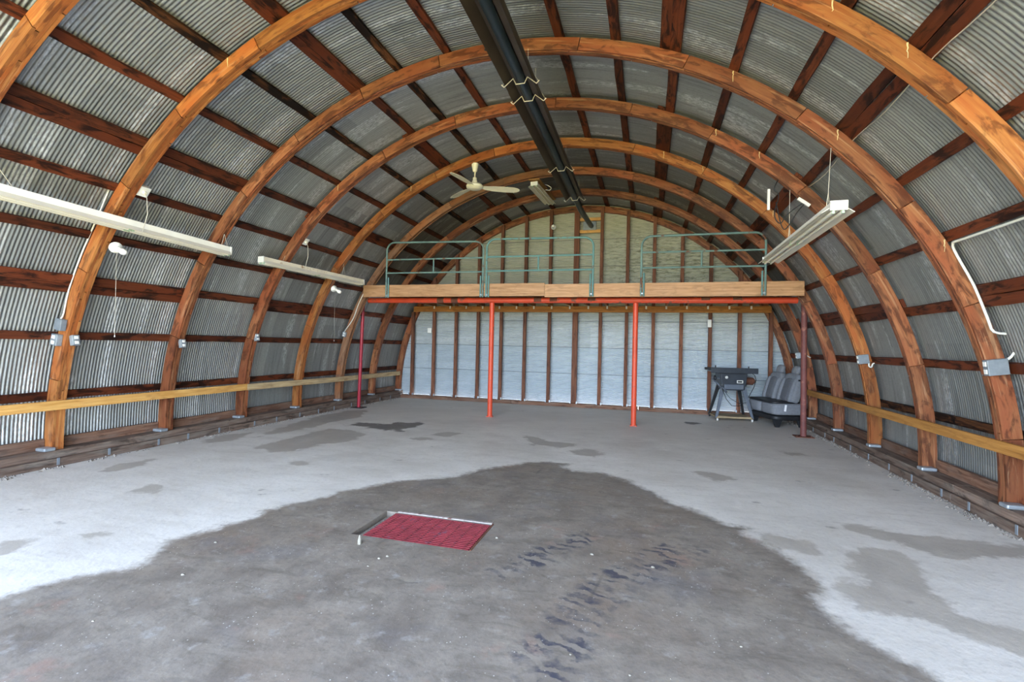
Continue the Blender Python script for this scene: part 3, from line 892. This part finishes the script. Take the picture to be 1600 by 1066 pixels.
for a in (22, 142, 262):
    R3 = Matrix.Rotation(math.radians(a), 3, 'Z') @ Matrix.Rotation(math.radians(-12), 3, 'X')
    stn = [(.12, .035), (.18, .055), (.30, .075), (.48, .084), (.62, .082), (.70, .06), (.74, .026)]
    vs = []
    for (u, w) in stn:
        dz = -.012 * (u / .7) ** 2
        cyy = .02 * math.sin(u * 4)
        for (v, h) in ((-w + cyy, .004), (cyy, .012), (w + cyy, .004), (w + cyy, -.001), (cyy, .006), (-w + cyy, -.001)):
            P = R3 @ Vector((u, v, h + dz)); vs.append(P + Vector((FX, FY, 3.965)))
    n = len(stn)
    fs = [(i * 6 + e, i * 6 + (e + 1) % 6, (i + 1) * 6 + (e + 1) % 6, (i + 1) * 6 + e) for i in range(n - 1) for e in range(6)]
    fs += [(0, 1, 2, 3, 4, 5), tuple((n - 1) * 6 + e for e in (5, 4, 3, 2, 1, 0))]
    MB().add(vs, fs).build('blade', M['cream'], root, smooth='auto')

# ------------------------------------------------------------------ fluorescent fixtures
def fixture(lab, p0, p1, roll=0., mat='housing', chains=(), w=.115, wing=.11, joints=(), h=.055):
    p0 = Vector(p0); p1 = Vector(p1); d = (p1 - p0); L = d.length; d.normalize()
    root = thing('fluorescent_light', lab, 'light fixture', tuple((p0 + p1) / 2), 0, 'unlit fluorescent fixtures')
    sd = d.cross(Vector((0, 0, 1))).normalized(); up = sd.cross(d)
    Rm = Matrix.Rotation(math.radians(roll), 3, d); sd = Rm @ sd; up = Rm @ up
    def ext(poly, a, b_, nm, m):
        n = len(poly); vs = [p0 + d * t + sd * x + up * z for t in (a, b_) for (x, z) in poly]
        fs = [(i, (i + 1) % n, n + (i + 1) % n, n + i) for i in range(n)] + [tuple(range(n))[::-1], tuple(range(n, 2 * n))]
        MB().add(vs, fs).build(nm, m, root)
    ext([(-w * .5, 0), (w * .5, 0), (w * .42, h), (-w * .42, h)], 0, L, 'housing', M[mat])
    # wings of the reflector and the ridge between the tubes
    tk = .003; ww = wing
    for s in (-1, 1):
        ext([(s * w * .5, .004), (s * ww, -.034), (s * (ww + .006), -.03), (s * w * .5, .012)], .02, L - .02, 'reflector_wing', M['wing'])
    ext([(-.012, 0), (0, -.022), (.012, 0)], .02, L - .02, 'ridge', M[mat])
    # end caps and lamp holders
    for t0_ in (-.006, L - .008):
        ext([(-w * .52, -.018), (w * .52, -.018), (w * .52, h + .003), (-w * .52, h + .003)], t0_, t0_ + .014, 'end_cap', M['white'])
    js = [0.0] + list(joints) + [L]
    for j0, j1 in zip(js[:-1], js[1:]):
        for s in (-1, 1):
            q = s * w * .29
            MB().tube([p0 + d * (j0 + .03) + sd * q - up * .026, p0 + d * (j1 - .03) + sd * q - up * .026], .014, 12).build('lamp_tube', M['lamp_tube'], root, smooth='auto')
            for jj in (j0 + .02, j1 - .02):
                c_ = p0 + d * jj + sd * q - up * .02
                MB().box(c_, (.022, .026, .044), Matrix((sd, d, up)).transposed()).build('lamp_holder', M['socket_green'], root, bevel=.004)
    for (t, x, y, z) in chains:
        q = p0 + d * t + up * h
        top = Vector((x, y, z)); mid = q + Vector((0, 0, .16 if z - q.z > .35 else (z - q.z) * .5))
        mid = Vector((q.x + (top.x - q.x) * .2, q.y + (top.y - q.y) * .2, mid.z))
        MB().tube([mid, top], .0025, 5).build('chain', M['wire'], root)
        for s in (-1, 1):
            MB().tube([q + d * s * .045 , mid], .003, 5).build('chain_fork', M['wire'], root)
    return root
fixture('long white fluorescent fixture at the left, cut by the photo edge', (-3.595, 4.98, 2.49), (-3.66, 2.56, 2.58), 0, 'housing',
        [(.05, -3.66, 4.94, 2.89), (2.2, -3.72, 2.5, 2.95)], w=.12, wing=.085, joints=(1.21,), h=.075)
fixture('cream fluorescent fixture on the left wall side, near the end of the loft fascia', (-3.77, 5.72, 2.52), (-3.50, 7.86, 2.47), 0, 'housing_dirty',
        [(.42, -3.73, 6.19, 2.80), (1.68, -3.60, 7.43, 2.85)], w=.11, wing=.08, h=.065, joints=(1.07,))
fixture('white fluorescent fixture hanging on chains at the right', (3.13, 4.62, 2.60), (3.16, 7.25, 2.60), 0, 'housing',
        [(.28, 3.165, 4.94, 3.25), (1.55, 3.15, 6.19, 3.26)], w=.125, wing=.12, h=.06, joints=(1.32,))
fixture('short fluorescent fixture mounted high beside the heater above the loft', (-.47, YE + .09, 4.375), (-.40, YE + 1.33, 4.375), 0, 'housing_dirty', [], w=.13, wing=.115, h=.05)
tag(MB().board((-.46, YE + .02, 4.452), (-.39, YF + .09, 4.452), (1, 0, 0), .20, .018).build('mounting_board', M['ply']), 'tan board under two arches carrying the short ceiling light', 'board')

# ------------------------------------------------------------------ bulb sockets with pull cords
def socket(lab, P, n, z_end, bulbdir):
    root = thing('bulb_socket', lab, 'light socket', P, 0, 'porcelain bulb sockets')
    n = Vector(n).normalized()
    q = n.to_track_quat('Z', 'Y').to_matrix()
    MB().lathe([(.058, 0), (.06, .012), (.045, .03), (.03, .045), (.028, .075)], P, 22, q).build('porcelain_base', M['white'], root, smooth='auto')
    e = Vector(P) + n * .07; bd = Vector(bulbdir).normalized(); q2 = bd.to_track_quat('Z', 'Y').to_matrix()
    MB().lathe([(.015, 0), (.016, .02), (.03, .05), (.034, .075), (.024, .10), (.004, .108)], e, 16, q2).build('bulb', M['glassbulb'], root, smooth='auto')
    c0 = Vector(P) + n * .04
    MB().tube([c0, (c0.x + .005, c0.y, z_end)], .0014, 5).build('pull_cord', M['wire'], root)
    MB().lathe([(.003, 0), (.007, .006), (.003, .02)], (c0.x + .005, c0.y, z_end - .015), 8).build('cord_bead', M['white'], root)
socket('white porcelain bulb socket with long pull cord on the nearest left arch', (-3.80, YA + .12, 2.33), (.75, -.25, -.35), 1.40, (.9, .1, -.35))
socket('white porcelain bulb socket with bare bulb and cord on the fourth left arch', (-3.80, YD + .06, 2.325), (.8, -.2, -.3), 1.40, (.8, .1, -.45))
root = thing('bulb_socket', 'white porcelain bulb socket high on the back wall beside the wide stud', 'light socket', (-.535, YG - .10, 4.137), 0, 'porcelain bulb sockets')
MB().lathe([(.058, 0), (.06, .012), (.04, .035), (.028, .05)], (-.535, YG - .09, 4.137), 22, Matrix.Rotation(math.radians(90), 3, 'X')).build('porcelain_base', M['white'], root, smooth='auto')
MB().lathe([(.02, 0), (.032, .03), (.03, .06), (.005, .075)], (-.535, YG - .14, 4.137), 16, Matrix.Rotation(math.radians(90), 3, 'X')).build('bulb', M['glassbulb'], root, smooth='auto')

# ------------------------------------------------------------------ outlets, boxes, cables
def ebox(lab, P, size, mat, rotdeg=0, recep=True, axis='y', name='outlet_box'):
    """box with its face towards -y (axis y) or towards the room centre (axis x)"""
    root = thing(name, lab, 'outlet box', P, 0, 'electrical boxes')
    R_ = Matrix.Rotation(math.radians(rotdeg), 3, 'Y')
    MB().box(P, size, R_).build('box', M[mat], root, bevel=.004)
    if recep:
        for s in (-1, 1):
            if axis == 'y':
                q = Vector(P) + R_ @ Vector((0, -size[1] / 2 - .003, s * size[2] * .24))
                MB().box(q, (size[0] * .42, .008, size[2] * .3), R_).build('receptacle', M['white'], root, bevel=.003)
            else:
                sg = -1 if P[0] > 0 else 1
                q = Vector(P) + R_ @ Vector((sg * (size[0] / 2 + .003), 0, s * size[2] * .24))
                MB().box(q, (.008, size[1] * .55, size[2] * .3), R_).build('receptacle', M['white'], root, bevel=.003)
    return root
ebox('grey switch box high on the front of the nearest left arch leg', (-4.335, YA - .03, 1.505), (.10, .055, .12), 'greybox', 12, False)
ebox('grey double outlet box on the front of the nearest left arch leg', (-4.39, YA - .03, 1.345), (.10, .055, .12), 'zinc', 10)
ebox('small outlet box on the room side of the nearest left arch leg', (-4.26, YA + .06, 1.34), (.05, .07, .11), 'zinc', -12, axis='x')
ebox('small outlet box on the room side of the second left arch leg', (-4.27, YB + .06, 1.315), (.05, .07, .11), 'zinc', -12, axis='x')
ebox('small outlet box on the room side of the third left arch leg', (-4.265, YC + .06, 1.42), (.05, .07, .11), 'zinc', -12, axis='x')
ebox('small outlet box with white cable on the front of the fifth left arch leg', (-4.36, YE - .025, 1.53), (.08, .05, .10), 'zinc', 12)
ebox('grey double outlet box at the lower end of the white cable on the right', (4.345, YB - .035, 1.30), (.14, .065, .13), 'greybox', -8, True, 'x')
ebox('small grey outlet box on the fourth right arch leg with cable tail', (4.335, YD - .03, 1.305), (.12, .06, .12), 'greybox', -8, True, 'x')
ebox('small outlet box on the sixth right arch leg behind the brown post', (4.26, YF + .03, 1.31), (.07, .07, .11), 'zinc', -8, True, 'x')
ebox('white outlet plate on a stud at the left part of the back wall', (-3.60, YG - .105, 1.70), (.10, .04, .12), 'white', 0)
ebox('white outlet plate on a stud of the back wall above the table saw', (2.87, YG - .105, 1.935), (.075, .04, .16), 'white', 0)
# white boxes up on the left slope, each on an arch beside a purlin
for lab, y, a in (('white outlet box up on the left slope behind the nearest arch, cord hanging', YA + .16, 141.3), ('white outlet box up on the left slope behind the third arch', YC + .15, 141.3)):
    x, z = arch(4.50, a)
    root = thing('outlet_box', lab, 'outlet box', (x, y, z), 0, 'electrical boxes')
    R_ = Matrix.Rotation(math.radians(-(90 - (180 - a))), 3, 'Y')
    n_ = Vector((-x, 0, -(z - ZC))).normalized()
    q = n_.to_track_quat('Z', 'Y').to_matrix()
    MB().box(Vector((x, y, z)) + n_ * .02, (.11, .11, .055), q).build('box', M['white'], root, bevel=.004)
    e = Vector((x, y, z)) + n_ * .06
    MB().box(e, (.03, .03, .03), q).build('plug', M['cream'], root, bevel=.003)
    MB().tube([e, e + Vector((.03, 0, -.06)), e + Vector((.02, .02, -.22)), e + Vector((-.01, -.01, -.42))], .004, 6).build('cord', M['wire'], root, smooth=True)

def cable(lab, pts, r=.009, mat='cable', name='cable', sm=3):
    P = [Vector(p) for p in pts]; out = []
    for i in range(len(P) - 1):
        p0 = P[max(0, i - 1)]; p1 = P[i]; p2 = P[i + 1]; p3 = P[min(len(P) - 1, i + 2)]
        for k in range(sm):
            t = k / sm
            out.append(.5 * ((2 * p1) + (-p0 + p2) * t + (2 * p0 - 5 * p1 + 4 * p2 - p3) * t * t + (-p0 + 3 * p1 - 3 * p2 + p3) * t ** 3))
    out.append(P[-1])
    return tag(MB().tube(out, r, 8).build(name, M[mat], smooth=True), lab, 'cable')
def ap(R, deg, y): x, z = arch(R, deg); return (x, y, z)
cable('white cable clipped down the front of the second right arch leg', [ap(4.575, 28.4, 1.9), ap(4.572, 28.4, 3.4), ap(4.57, 28.4, YB - .25), ap(4.572, 28.3, YB - .07), ap(4.575, 27.0, YB - .02), ap(4.575, 23.3, YB - .012), ap(4.56, 19.5, YB - .012), ap(4.565, 18, YB - .012), (4.46, YB - .02, 1.56), (4.475, YB - .02, 1.44), (4.43, YB - .03, 1.37), (4.375, YB - .03, 1.355)], .0105)
cable('white cable down the front of the nearest left arch leg to the grey switch box', [ap(4.60, 142.6, YA - .03), ap(4.63, 143.6, YA - .015), ap(4.60, 146.5, YA - .015), ap(4.59, 150, YA - .012), ap(4.59, 153.2, YA - .012), ap(4.585, 158, YA - .012), (-4.31, YA - .02, 1.62), (-4.335, YA - .03, 1.565)], .008)
cable('thin wire sagging along the wide purlin high on the right slope', [ap(4.585, 43.9, 1.6), ap(4.58, 43.7, YR[0]), ap(4.57, 43.4, 3.1), ap(4.58, 43.7, YA - .03), ap(4.57, 43.3, 4.3), ap(4.58, 43.6, YB - .03), ap(4.55, 43.0, 5.6), ap(4.57, 43.4, YC)], .004, 'wire')
cable('short white cable tail looping from the fourth right outlet box', [(4.40, YD - .045, 1.28), (4.395, YD - .05, 1.22), (4.425, YD - .05, 1.205), (4.44, YD - .05, 1.25), (4.50, YD - .03, 1.265)], .009)
cable('short white cable beside the brown post leading to the sixth right box', [(4.37, YF - .02, 1.47), (4.36, YF - .03, 1.36), (4.40, YF - .03, 1.30), (4.45, YF - .02, 1.28)], .008)
cable('white cable down the fifth left arch leg beside the loft end', [ap(4.53, 150.5, YE - .012), ap(4.52, 154, YE - .012), ap(4.50, 158, YE - .012), (-4.36, YE - .03, 1.585)], .009)
cable('small coil of white wire beside the short light near the crown', [(-.30, YE + .3, 4.43), (-.24, YE + .3, 4.40), (-.19, YE + .3, 4.36), (-.22, YE + .3, 4.32), (-.30, YE + .3, 4.33)], .006)
# hanging cord and plug strip by the right-hand light
cable('black extension cord tangled beside the right-hand chain light', [(3.02, 6.16, 3.36), (2.98, 6.16, 3.25), (3.03, 6.16, 3.18), (2.99, 6.15, 3.0), (3.0, 6.15, 2.9), (3.05, 6.14, 2.85), (3.10, 6.13, 2.93), (3.2, 6.12, 3.02), (3.28, 6.1, 3.06), (3.2, 6.1, 2.95), (3.1, 6.12, 2.78), (3.05, 6.13, 2.84), (3.0, 6.15, 3.1)], .006, 'black')
tag(MB().box((2.92, 6.14, 3.13), (.028, .028, .24)).build('plug_strip', M['white'], bevel=.004), 'small white plug hanging vertically in the black cord at the right light', 'plug')
tag(MB().box((3.27, 6.1, 3.07), (.15, .03, .035), Matrix.Rotation(math.radians(38), 3, 'Y')).build('plug_strip', M['white'], bevel=.004), 'small white tilted power tap at the end of the black cord', 'plug')

# ------------------------------------------------------------------ floor drain grate
root = thing('drain_grate', 'red steel grate over the square drain in the dark stained floor', 'grate', (.06, 3.34, -.02))
gx0, gx1, gy0, gy1 = -.345, .468, 3.092, 3.575
MB().box(((gx0 + gx1) / 2, (gy0 + gy1) / 2, -.036), (gx1 - gx0, gy1 - gy0, .008)).build('bed_plate', M['grate_low'], root)
nb = 17
for i in range(nb):
    y = gy0 + .012 + (gy1 - gy0 - .024) * i / (nb - 1)
    MB().box(((gx0 + gx1) / 2, y, -.013), (gx1 - gx0, .0165, .026)).build('bar', M['grate'], root, bevel=.002)
for i in range(9):
    x = gx0 + .06 + (gx1 - gx0 - .10) * i / 8
    MB().box((x, (gy0 + gy1) / 2, -.0155), (.016, gy1 - gy0, .026)).build('cross_rod', M['grate_rod'], root)
root = thing('grate_frame', 'worn metal lip framing the back and sides of the drain', 'frame', (.02, 3.6, 0))
MB().box(((PX0 + PX1) / 2 + .05, PY1 + .012, .003), (PX1 - PX0 - .1, .03, .010)).build('back_lip', M['lip'], root, bevel=.003)
MB().box((PX1 + .006, (PY0 + PY1) / 2, .0), (.014, PY1 - PY0, .008)).build('side_lip', M['rust'], root, bevel=.002)
MB().box((PX0 + .045, (PY0 + PY1) / 2, -.045), (.06, PY1 - PY0 - .01, .02)).build('ledge', M['debris'], root, bevel=.004)

# ------------------------------------------------------------------ table saw
SWX, SWY, SWR = 3.20, 10.52, math.radians(7)
root = thing('table_saw', 'dark grey table saw with splayed legs on a tan shelf by the back wall', 'table saw', (SWX, SWY, 0), SWR)
def L(b, nm, mt, **k): return b.build(nm, M[mt], root, local=True, **k)
# top at .97, body .61-.93, local front is -y
L(MB().box((.03, 0, .955), (.76, .62, .032)), 'table_top', 'sawiron', bevel=.004)
L(MB().box((-.0, -.335, .985), (.86, .05, .105)), 'fence_rail', 'sawgrey', bevel=.006)
L(MB().box((-.42, -.335, .99), (.12, .03, .03)), 'rail_end', 'black', bevel=.004)
L(MB().box((.02, .31, .99), (.84, .04, .05)), 'rear_rail', 'black', bevel=.004)
for x, z in ((-.34, 1.06), (.27, 1.05)):
    L(MB().tube([(x, -.3, 1.02), (x, -.3, z + .02)], .012, 8), 'fence_knob', 'black')
b = MB(); n = 4
rings = [(.95, .245, .23), (.80, .235, .225), (.68, .22, .22), (.60, .20, .20)]
vs = []; 
for (z, hx_, hy_) in rings: vs += [(-hx_, -hy_, z), (hx_, -hy_, z), (hx_, hy_, z), (-hx_, hy_, z)]
vs = [(x + .03, y, z - .01) for x, y, z in vs]
fs = [(i * 4 + e, i * 4 + (e + 1) % 4, i * 4 + 4 + (e + 1) % 4, i * 4 + 4 + e) for i in range(3) for e in range(4)] + [(3, 2, 1, 0), (12, 13, 14, 15)]
L(b.add(vs, fs), 'cabinet', 'sawgrey', bevel=.008)
L(MB().box((.03, -.222, .66), (.36, .02, .10)), 'front_panel', 'sawleg', bevel=.01)
L(MB().lathe([(.028, 0), (.028, .012), (.012, .03)], (-.115, -.24, .845), 14, Matrix.Rotation(math.radians(90), 3, 'X')), 'dial', 'white')
b = MB(); 
for dx, dz, sx_, sz_ in ((0, .022, .11, .012), (0, -.022, .11, .012), (-.05, 0, .014, .05), (.05, 0, .014, .05)): b.box((.135 + dx, -.238, .765 + dz), (sx_, .01, sz_))
L(b, 'switch_plate', 'white', bevel=.002)
L(MB().box((.135, -.236, .765), (.06, .012, .03)), 'switch', 'black', bevel=.002)
for sx_, sy_, mt in ((-1, -1, 'sawleg'), (1, -1, 'sawleg'), (-1, 1, 'black'), (1, 1, 'black')):
    t0_ = Vector((.03 + sx_ * .19, sy_ * .19, .66)); t1_ = Vector((.03 + sx_ * .335, sy_ * .30, .055))
    vs = []
    for P, w in ((t0_, .075), (t1_, .042)):
        vs += [(P.x - w / 2 * sx_, P.y, P.z), (P.x + w / 2 * sx_, P.y, P.z), (P.x + w / 2 * sx_, P.y - sy_ * .045, P.z), (P.x - w / 2 * sx_, P.y - sy_ * .045, P.z)]
    L(MB().add(vs, [(0, 1, 5, 4), (1, 2, 6, 5), (2, 3, 7, 6), (3, 0, 4, 7), (0, 3, 2, 1), (4, 5, 6, 7)]), 'leg', mt, bevel=.004)
L(MB().box((.03, 0, .062), (.66, .60, .020)), 'shelf', 'tan', bevel=.003)
b = MB(); pts_ = [(-.30, -.30, .045), (-.26, -.295, .085), (.03, -.29, .072), (.32, -.295, .085), (.36, -.30, .045)]
L(b.tube(pts_, .015, 8), 'base_rail', 'tan', smooth=True)
for sx_ in (-1, 1):
    for sy_ in (-1, 1):
        L(MB().tube([(.03 + sx_ * .32 - .012, sy_ * .30, .026), (.03 + sx_ * .32 + .012, sy_ * .30, .026)], .025, 14), 'caster', 'white' if sy_ < 0 else 'black', smooth='auto')
# hand wheel on the left, motor on the right, cords
ry = Matrix.Rotation(math.radians(90), 3, 'Y')
L(MB().lathe([(.02, 0), (.055, .01), (.06, .03), (.03, .05)], (-.33, -.12, .82), 18, ry), 'hand_wheel', 'black', smooth='auto')
L(MB().tube([(-.31, -.12, .82), (-.20, -.12, .82)], .014, 8), 'wheel_shaft', 'sawleg')
L(MB().tube([(-.36, -.15, .80), (-.25, -.2, .70), (-.14, -.23, .60), (-.10, -.235, .55)], .016, 8), 'dust_arm', 'sawleg', smooth=True)
L(MB().lathe([(.055, 0), (.075, .02), (.075, .17), (.05, .20)], (.27, .0, .77), 20, ry), 'motor', 'rust', smooth='auto')
L(MB().lathe([(.028, 0), (.028, .03)], (.47, .0, .77), 16, ry), 'motor_cap', 'sawiron', smooth='auto')
L(MB().tube([(.30, -.30, .96), (.40, -.25, .90), (.44, -.2, .80), (.42, -.15, .66), (.36, -.1, .5), (.30, -.1, .36)], .006, 6), 'power_cord', 'black', smooth=True)
L(MB().tube([(-.2, -.26, .62), (-.12, -.27, .42), (-.02, -.27, .30), (.10, -.25, .29), (.2, -.2, .31)], .006, 6), 'power_cord', 'black', smooth=True)
L(MB().tube([(-.25, -.26, .70), (-.05, -.26, .44), (.12, -.25, .34), (.28, -.2, .36)], .005, 6), 'power_cord', 'black', smooth=True)

# ------------------------------------------------------------------ car seat
def rbox(b, c, size, n=3, e=.35, M_=None, taper=None, bulge=0.):
    """a soft box: a cube sphere pushed towards a box"""
    vs = []; fs = []; idx = {}
    N = 7
    def key(p): return tuple(round(q, 5) for q in p)
    for ax in range(3):
        for s in (-1, 1):
            for i in range(N):
                for j in range(N):
                    q = []
                    for (u, v) in ((i, j), (i + 1, j), (i + 1, j + 1), (i, j + 1)):
                        p = [0, 0, 0]; p[ax] = s; p[(ax + 1) % 3] = -1 + 2 * u / N; p[(ax + 2) % 3] = -1 + 2 * v / N
                        k = key(p)
                        if k not in idx:
                            idx[k] = len(vs)
                            P = Vector(p); m = sum(abs(x) ** (2 / e) for x in P) ** (e / 2)
                            Q = P / m
                            T_ = Vector((Q.x * size[0] / 2, Q.y * size[1] / 2, Q.z * size[2] / 2))
                            if taper:
                                k2 = 1 + taper * Q.z; T_.x *= 1; T_.y *= k2
                            if M_ is not None: T_ = M_ @ T_
                            vs.append(T_ + Vector(c))
                        q.append(idx[k])
                    fs.append(q)
    b.add(vs, fs); return b
# local frame: the seat faces -x, its width runs along y
root = thing('car_seat', 'grey cloth two-place car seat with two headrests on the floor by the brown post', 'car seat', (3.97, 10.22, 0), math.radians(17))
rec = Matrix.Rotation(math.radians(17), 3, 'Y')
L(rbox(MB(), (.0, -.24, .33), (.60, .50, .22), e=.28), 'cushion', 'seat', smooth=True)
L(rbox(MB(), (.0, .24, .33), (.60, .46, .22), e=.28), 'cushion', 'seat', smooth=True)
L(rbox(MB(), (-.04, .0, .45), (.56, .9, .05), e=.3), 'seat_crease', 'black', smooth=True)
for y, w in ((-.24, .48), (.26, .44)):
    L(rbox(MB(), (.16, y, .70), (.17, w, .56), e=.35, M_=rec, taper=-.10), 'backrest', 'seat', smooth=True)
    L(rbox(MB(), (.085, y, .68), (.08, w * .46, .42), e=.4, M_=rec), 'back_inset', 'seat2', smooth=True)
    for s in (-1, 1):
        L(rbox(MB(), (.10, y + s * w * .36, .66), (.15, .09, .46), e=.5, M_=rec), 'bolster', 'seat', smooth=True)
    L(rbox(MB(), (.25, y, 1.03), (.10, .21, .175), e=.7, M_=rec), 'headrest', 'seat', smooth=True)
    for s in (-1, 1):
        L(MB().tube([(.235, y + s * .05, .90), (.25, y + s * .05, 1.0)], .007, 8), 'headrest_post', 'zinc')
L(rbox(MB(), (.0, 0, .17), (.60, .92, .10), e=.3), 'base_pan', 'black', smooth=True)
for x in (-.20, .24):
    for y in (-.38, .38):
        b = MB(); b.prism([(-.09, .14), (.09, .14), (.035, 0), (-.035, 0)], (x, y - .02, .002), (0, -1, 0), .04, (1, 0, 0))
        L(b, 'foot', 'black', bevel=.005)
L(MB().box((-.10, -.5, .36), (.035, .006, .12), Matrix.Rotation(math.radians(8), 3, 'Y')), 'belt_tag', 'strap_w')
L(MB().box((.16, -.485, .86), (.05, .012, .03)), 'release_latch', 'black', bevel=.003)

# ------------------------------------------------------------------ loose bits on the floor
def stone(lab, x, y, r, hgt, seed, cone=False, grp='pale chips on the dark floor', cat='stone'):
    rr = random.Random(seed); b = MB(); vs = []; K = 8
    lev = [(.0, .9), (.35, 1.0), (.75, .7), (1.0, .2)] if not cone else [(0, 1), (.3, .95), (.6, .7), (.85, .4), (1, .2)]
    for (h, s) in lev:
        for k in range(K):
            th = 2 * math.pi * k / K
            q = r * s * rr.uniform(.75, 1.15)
            vs.append((x + q * math.cos(th) * 1.2, y + q * math.sin(th), h * hgt))
    n = len(lev)
    fs = [(i * K + k, i * K + (k + 1) % K, (i + 1) * K + (k + 1) % K, (i + 1) * K + k) for i in range(n - 1) for k in range(K)] + [tuple(range(K))[::-1], tuple((n - 1) * K + k for k in range(K))]
    b.add(vs, fs); return tag(b.build('cone_stone' if cone else 'stone_chip', M['chip'], smooth='auto'), lab, cat, grp)
stone('small upright pale cone of foam standing by the left front corner of the drain', -.277, 2.95, .014, .062, 1, True, cat='debris')
for lab, x, y, r in (('pale chip on the floor in front of the drain, left of a touching pair', -.03, 2.79, .014), ('pale chip on the floor in front of the drain, right of a touching pair', .005, 2.835, .014),
                     ('tiny pale chip below the pair in front of the drain', -.038, 2.676, .009), ('pale chip to the right of the drain', .59, 3.35, .015),
                     ('pale chip on the dark floor far left of the drain', -1.208, 2.659, .013), ('pale crumb near the pale floor edge at left, above the dark hole', -1.0, 2.24, .014),
                     ('pale crumb at the lower left of the dark floor', -.978, 1.746, .008), ('white crumb near the bottom centre of the floor', 1.564, 2.138, .008), ('white crumb right of the tyre marks', 2.061, 2.502, .008),
                     ('white shiny chip beside the upper end of the tyre marks', 1.278, 3.29, .016), ('white chip on the tyre marks', 1.669, 3.224, .014), ('pale chip left of the tyre marks, low in the picture', 1.30, 2.2, .007)):
    stone(lab, x, y, r * .72, r * .6, int(abs(x * 1000)))
# uncountable grit
rr = random.Random(3); b = MB()
def grit(b, x, y, z, r, t=.5):
    vs = [(x + r * rr.uniform(.6, 1.3), y, z), (x, y + r * rr.uniform(.6, 1.3), z), (x - r * rr.uniform(.6, 1.3), y, z), (x, y - r * rr.uniform(.6, 1.3), z), (x, y, z + r * .8)]
    b.add(vs, [(0, 1, 4), (1, 2, 4), (2, 3, 4), (3, 0, 4), (3, 2, 1, 0)], None, t)
for i in range(420):
    x, y = rr.uniform(-1.6, 2.8), rr.uniform(1.5, 5.2)
    if PX0 - .03 < x < PX1 + .03 and PY0 - .03 < y < PY1 + .03: continue
    grit(b, x, y, .0005, rr.uniform(.0012, .0032))
tag(b.build('floor_grit', M['chip']), 'fine pale grit scattered over the dark part of the floor', 'grit', kind='stuff')
for sx, nm in ((-1, 'left'), (1, 'right')):
    b = MB()
    for i in range(1300):
        y = rr.uniform(1.5, YG - .2)
        if math.sin(y * 5.1 + sx) + math.sin(y * 12.7) + math.sin(y * 2.3 + 1) < rr.uniform(-1.6, 1.6): continue
        x = sx * (4.375 - abs(rr.gauss(0, .05)))
        grit(b, x, y, .0005, rr.uniform(.004, .02) * (1 if rr.random() < .8 else 1.5))
    tag(b.build('wall_foot_debris', M['debris']), 'crumbled debris strewn along the foot of the %s wall sill' % nm, 'debris', kind='stuff')
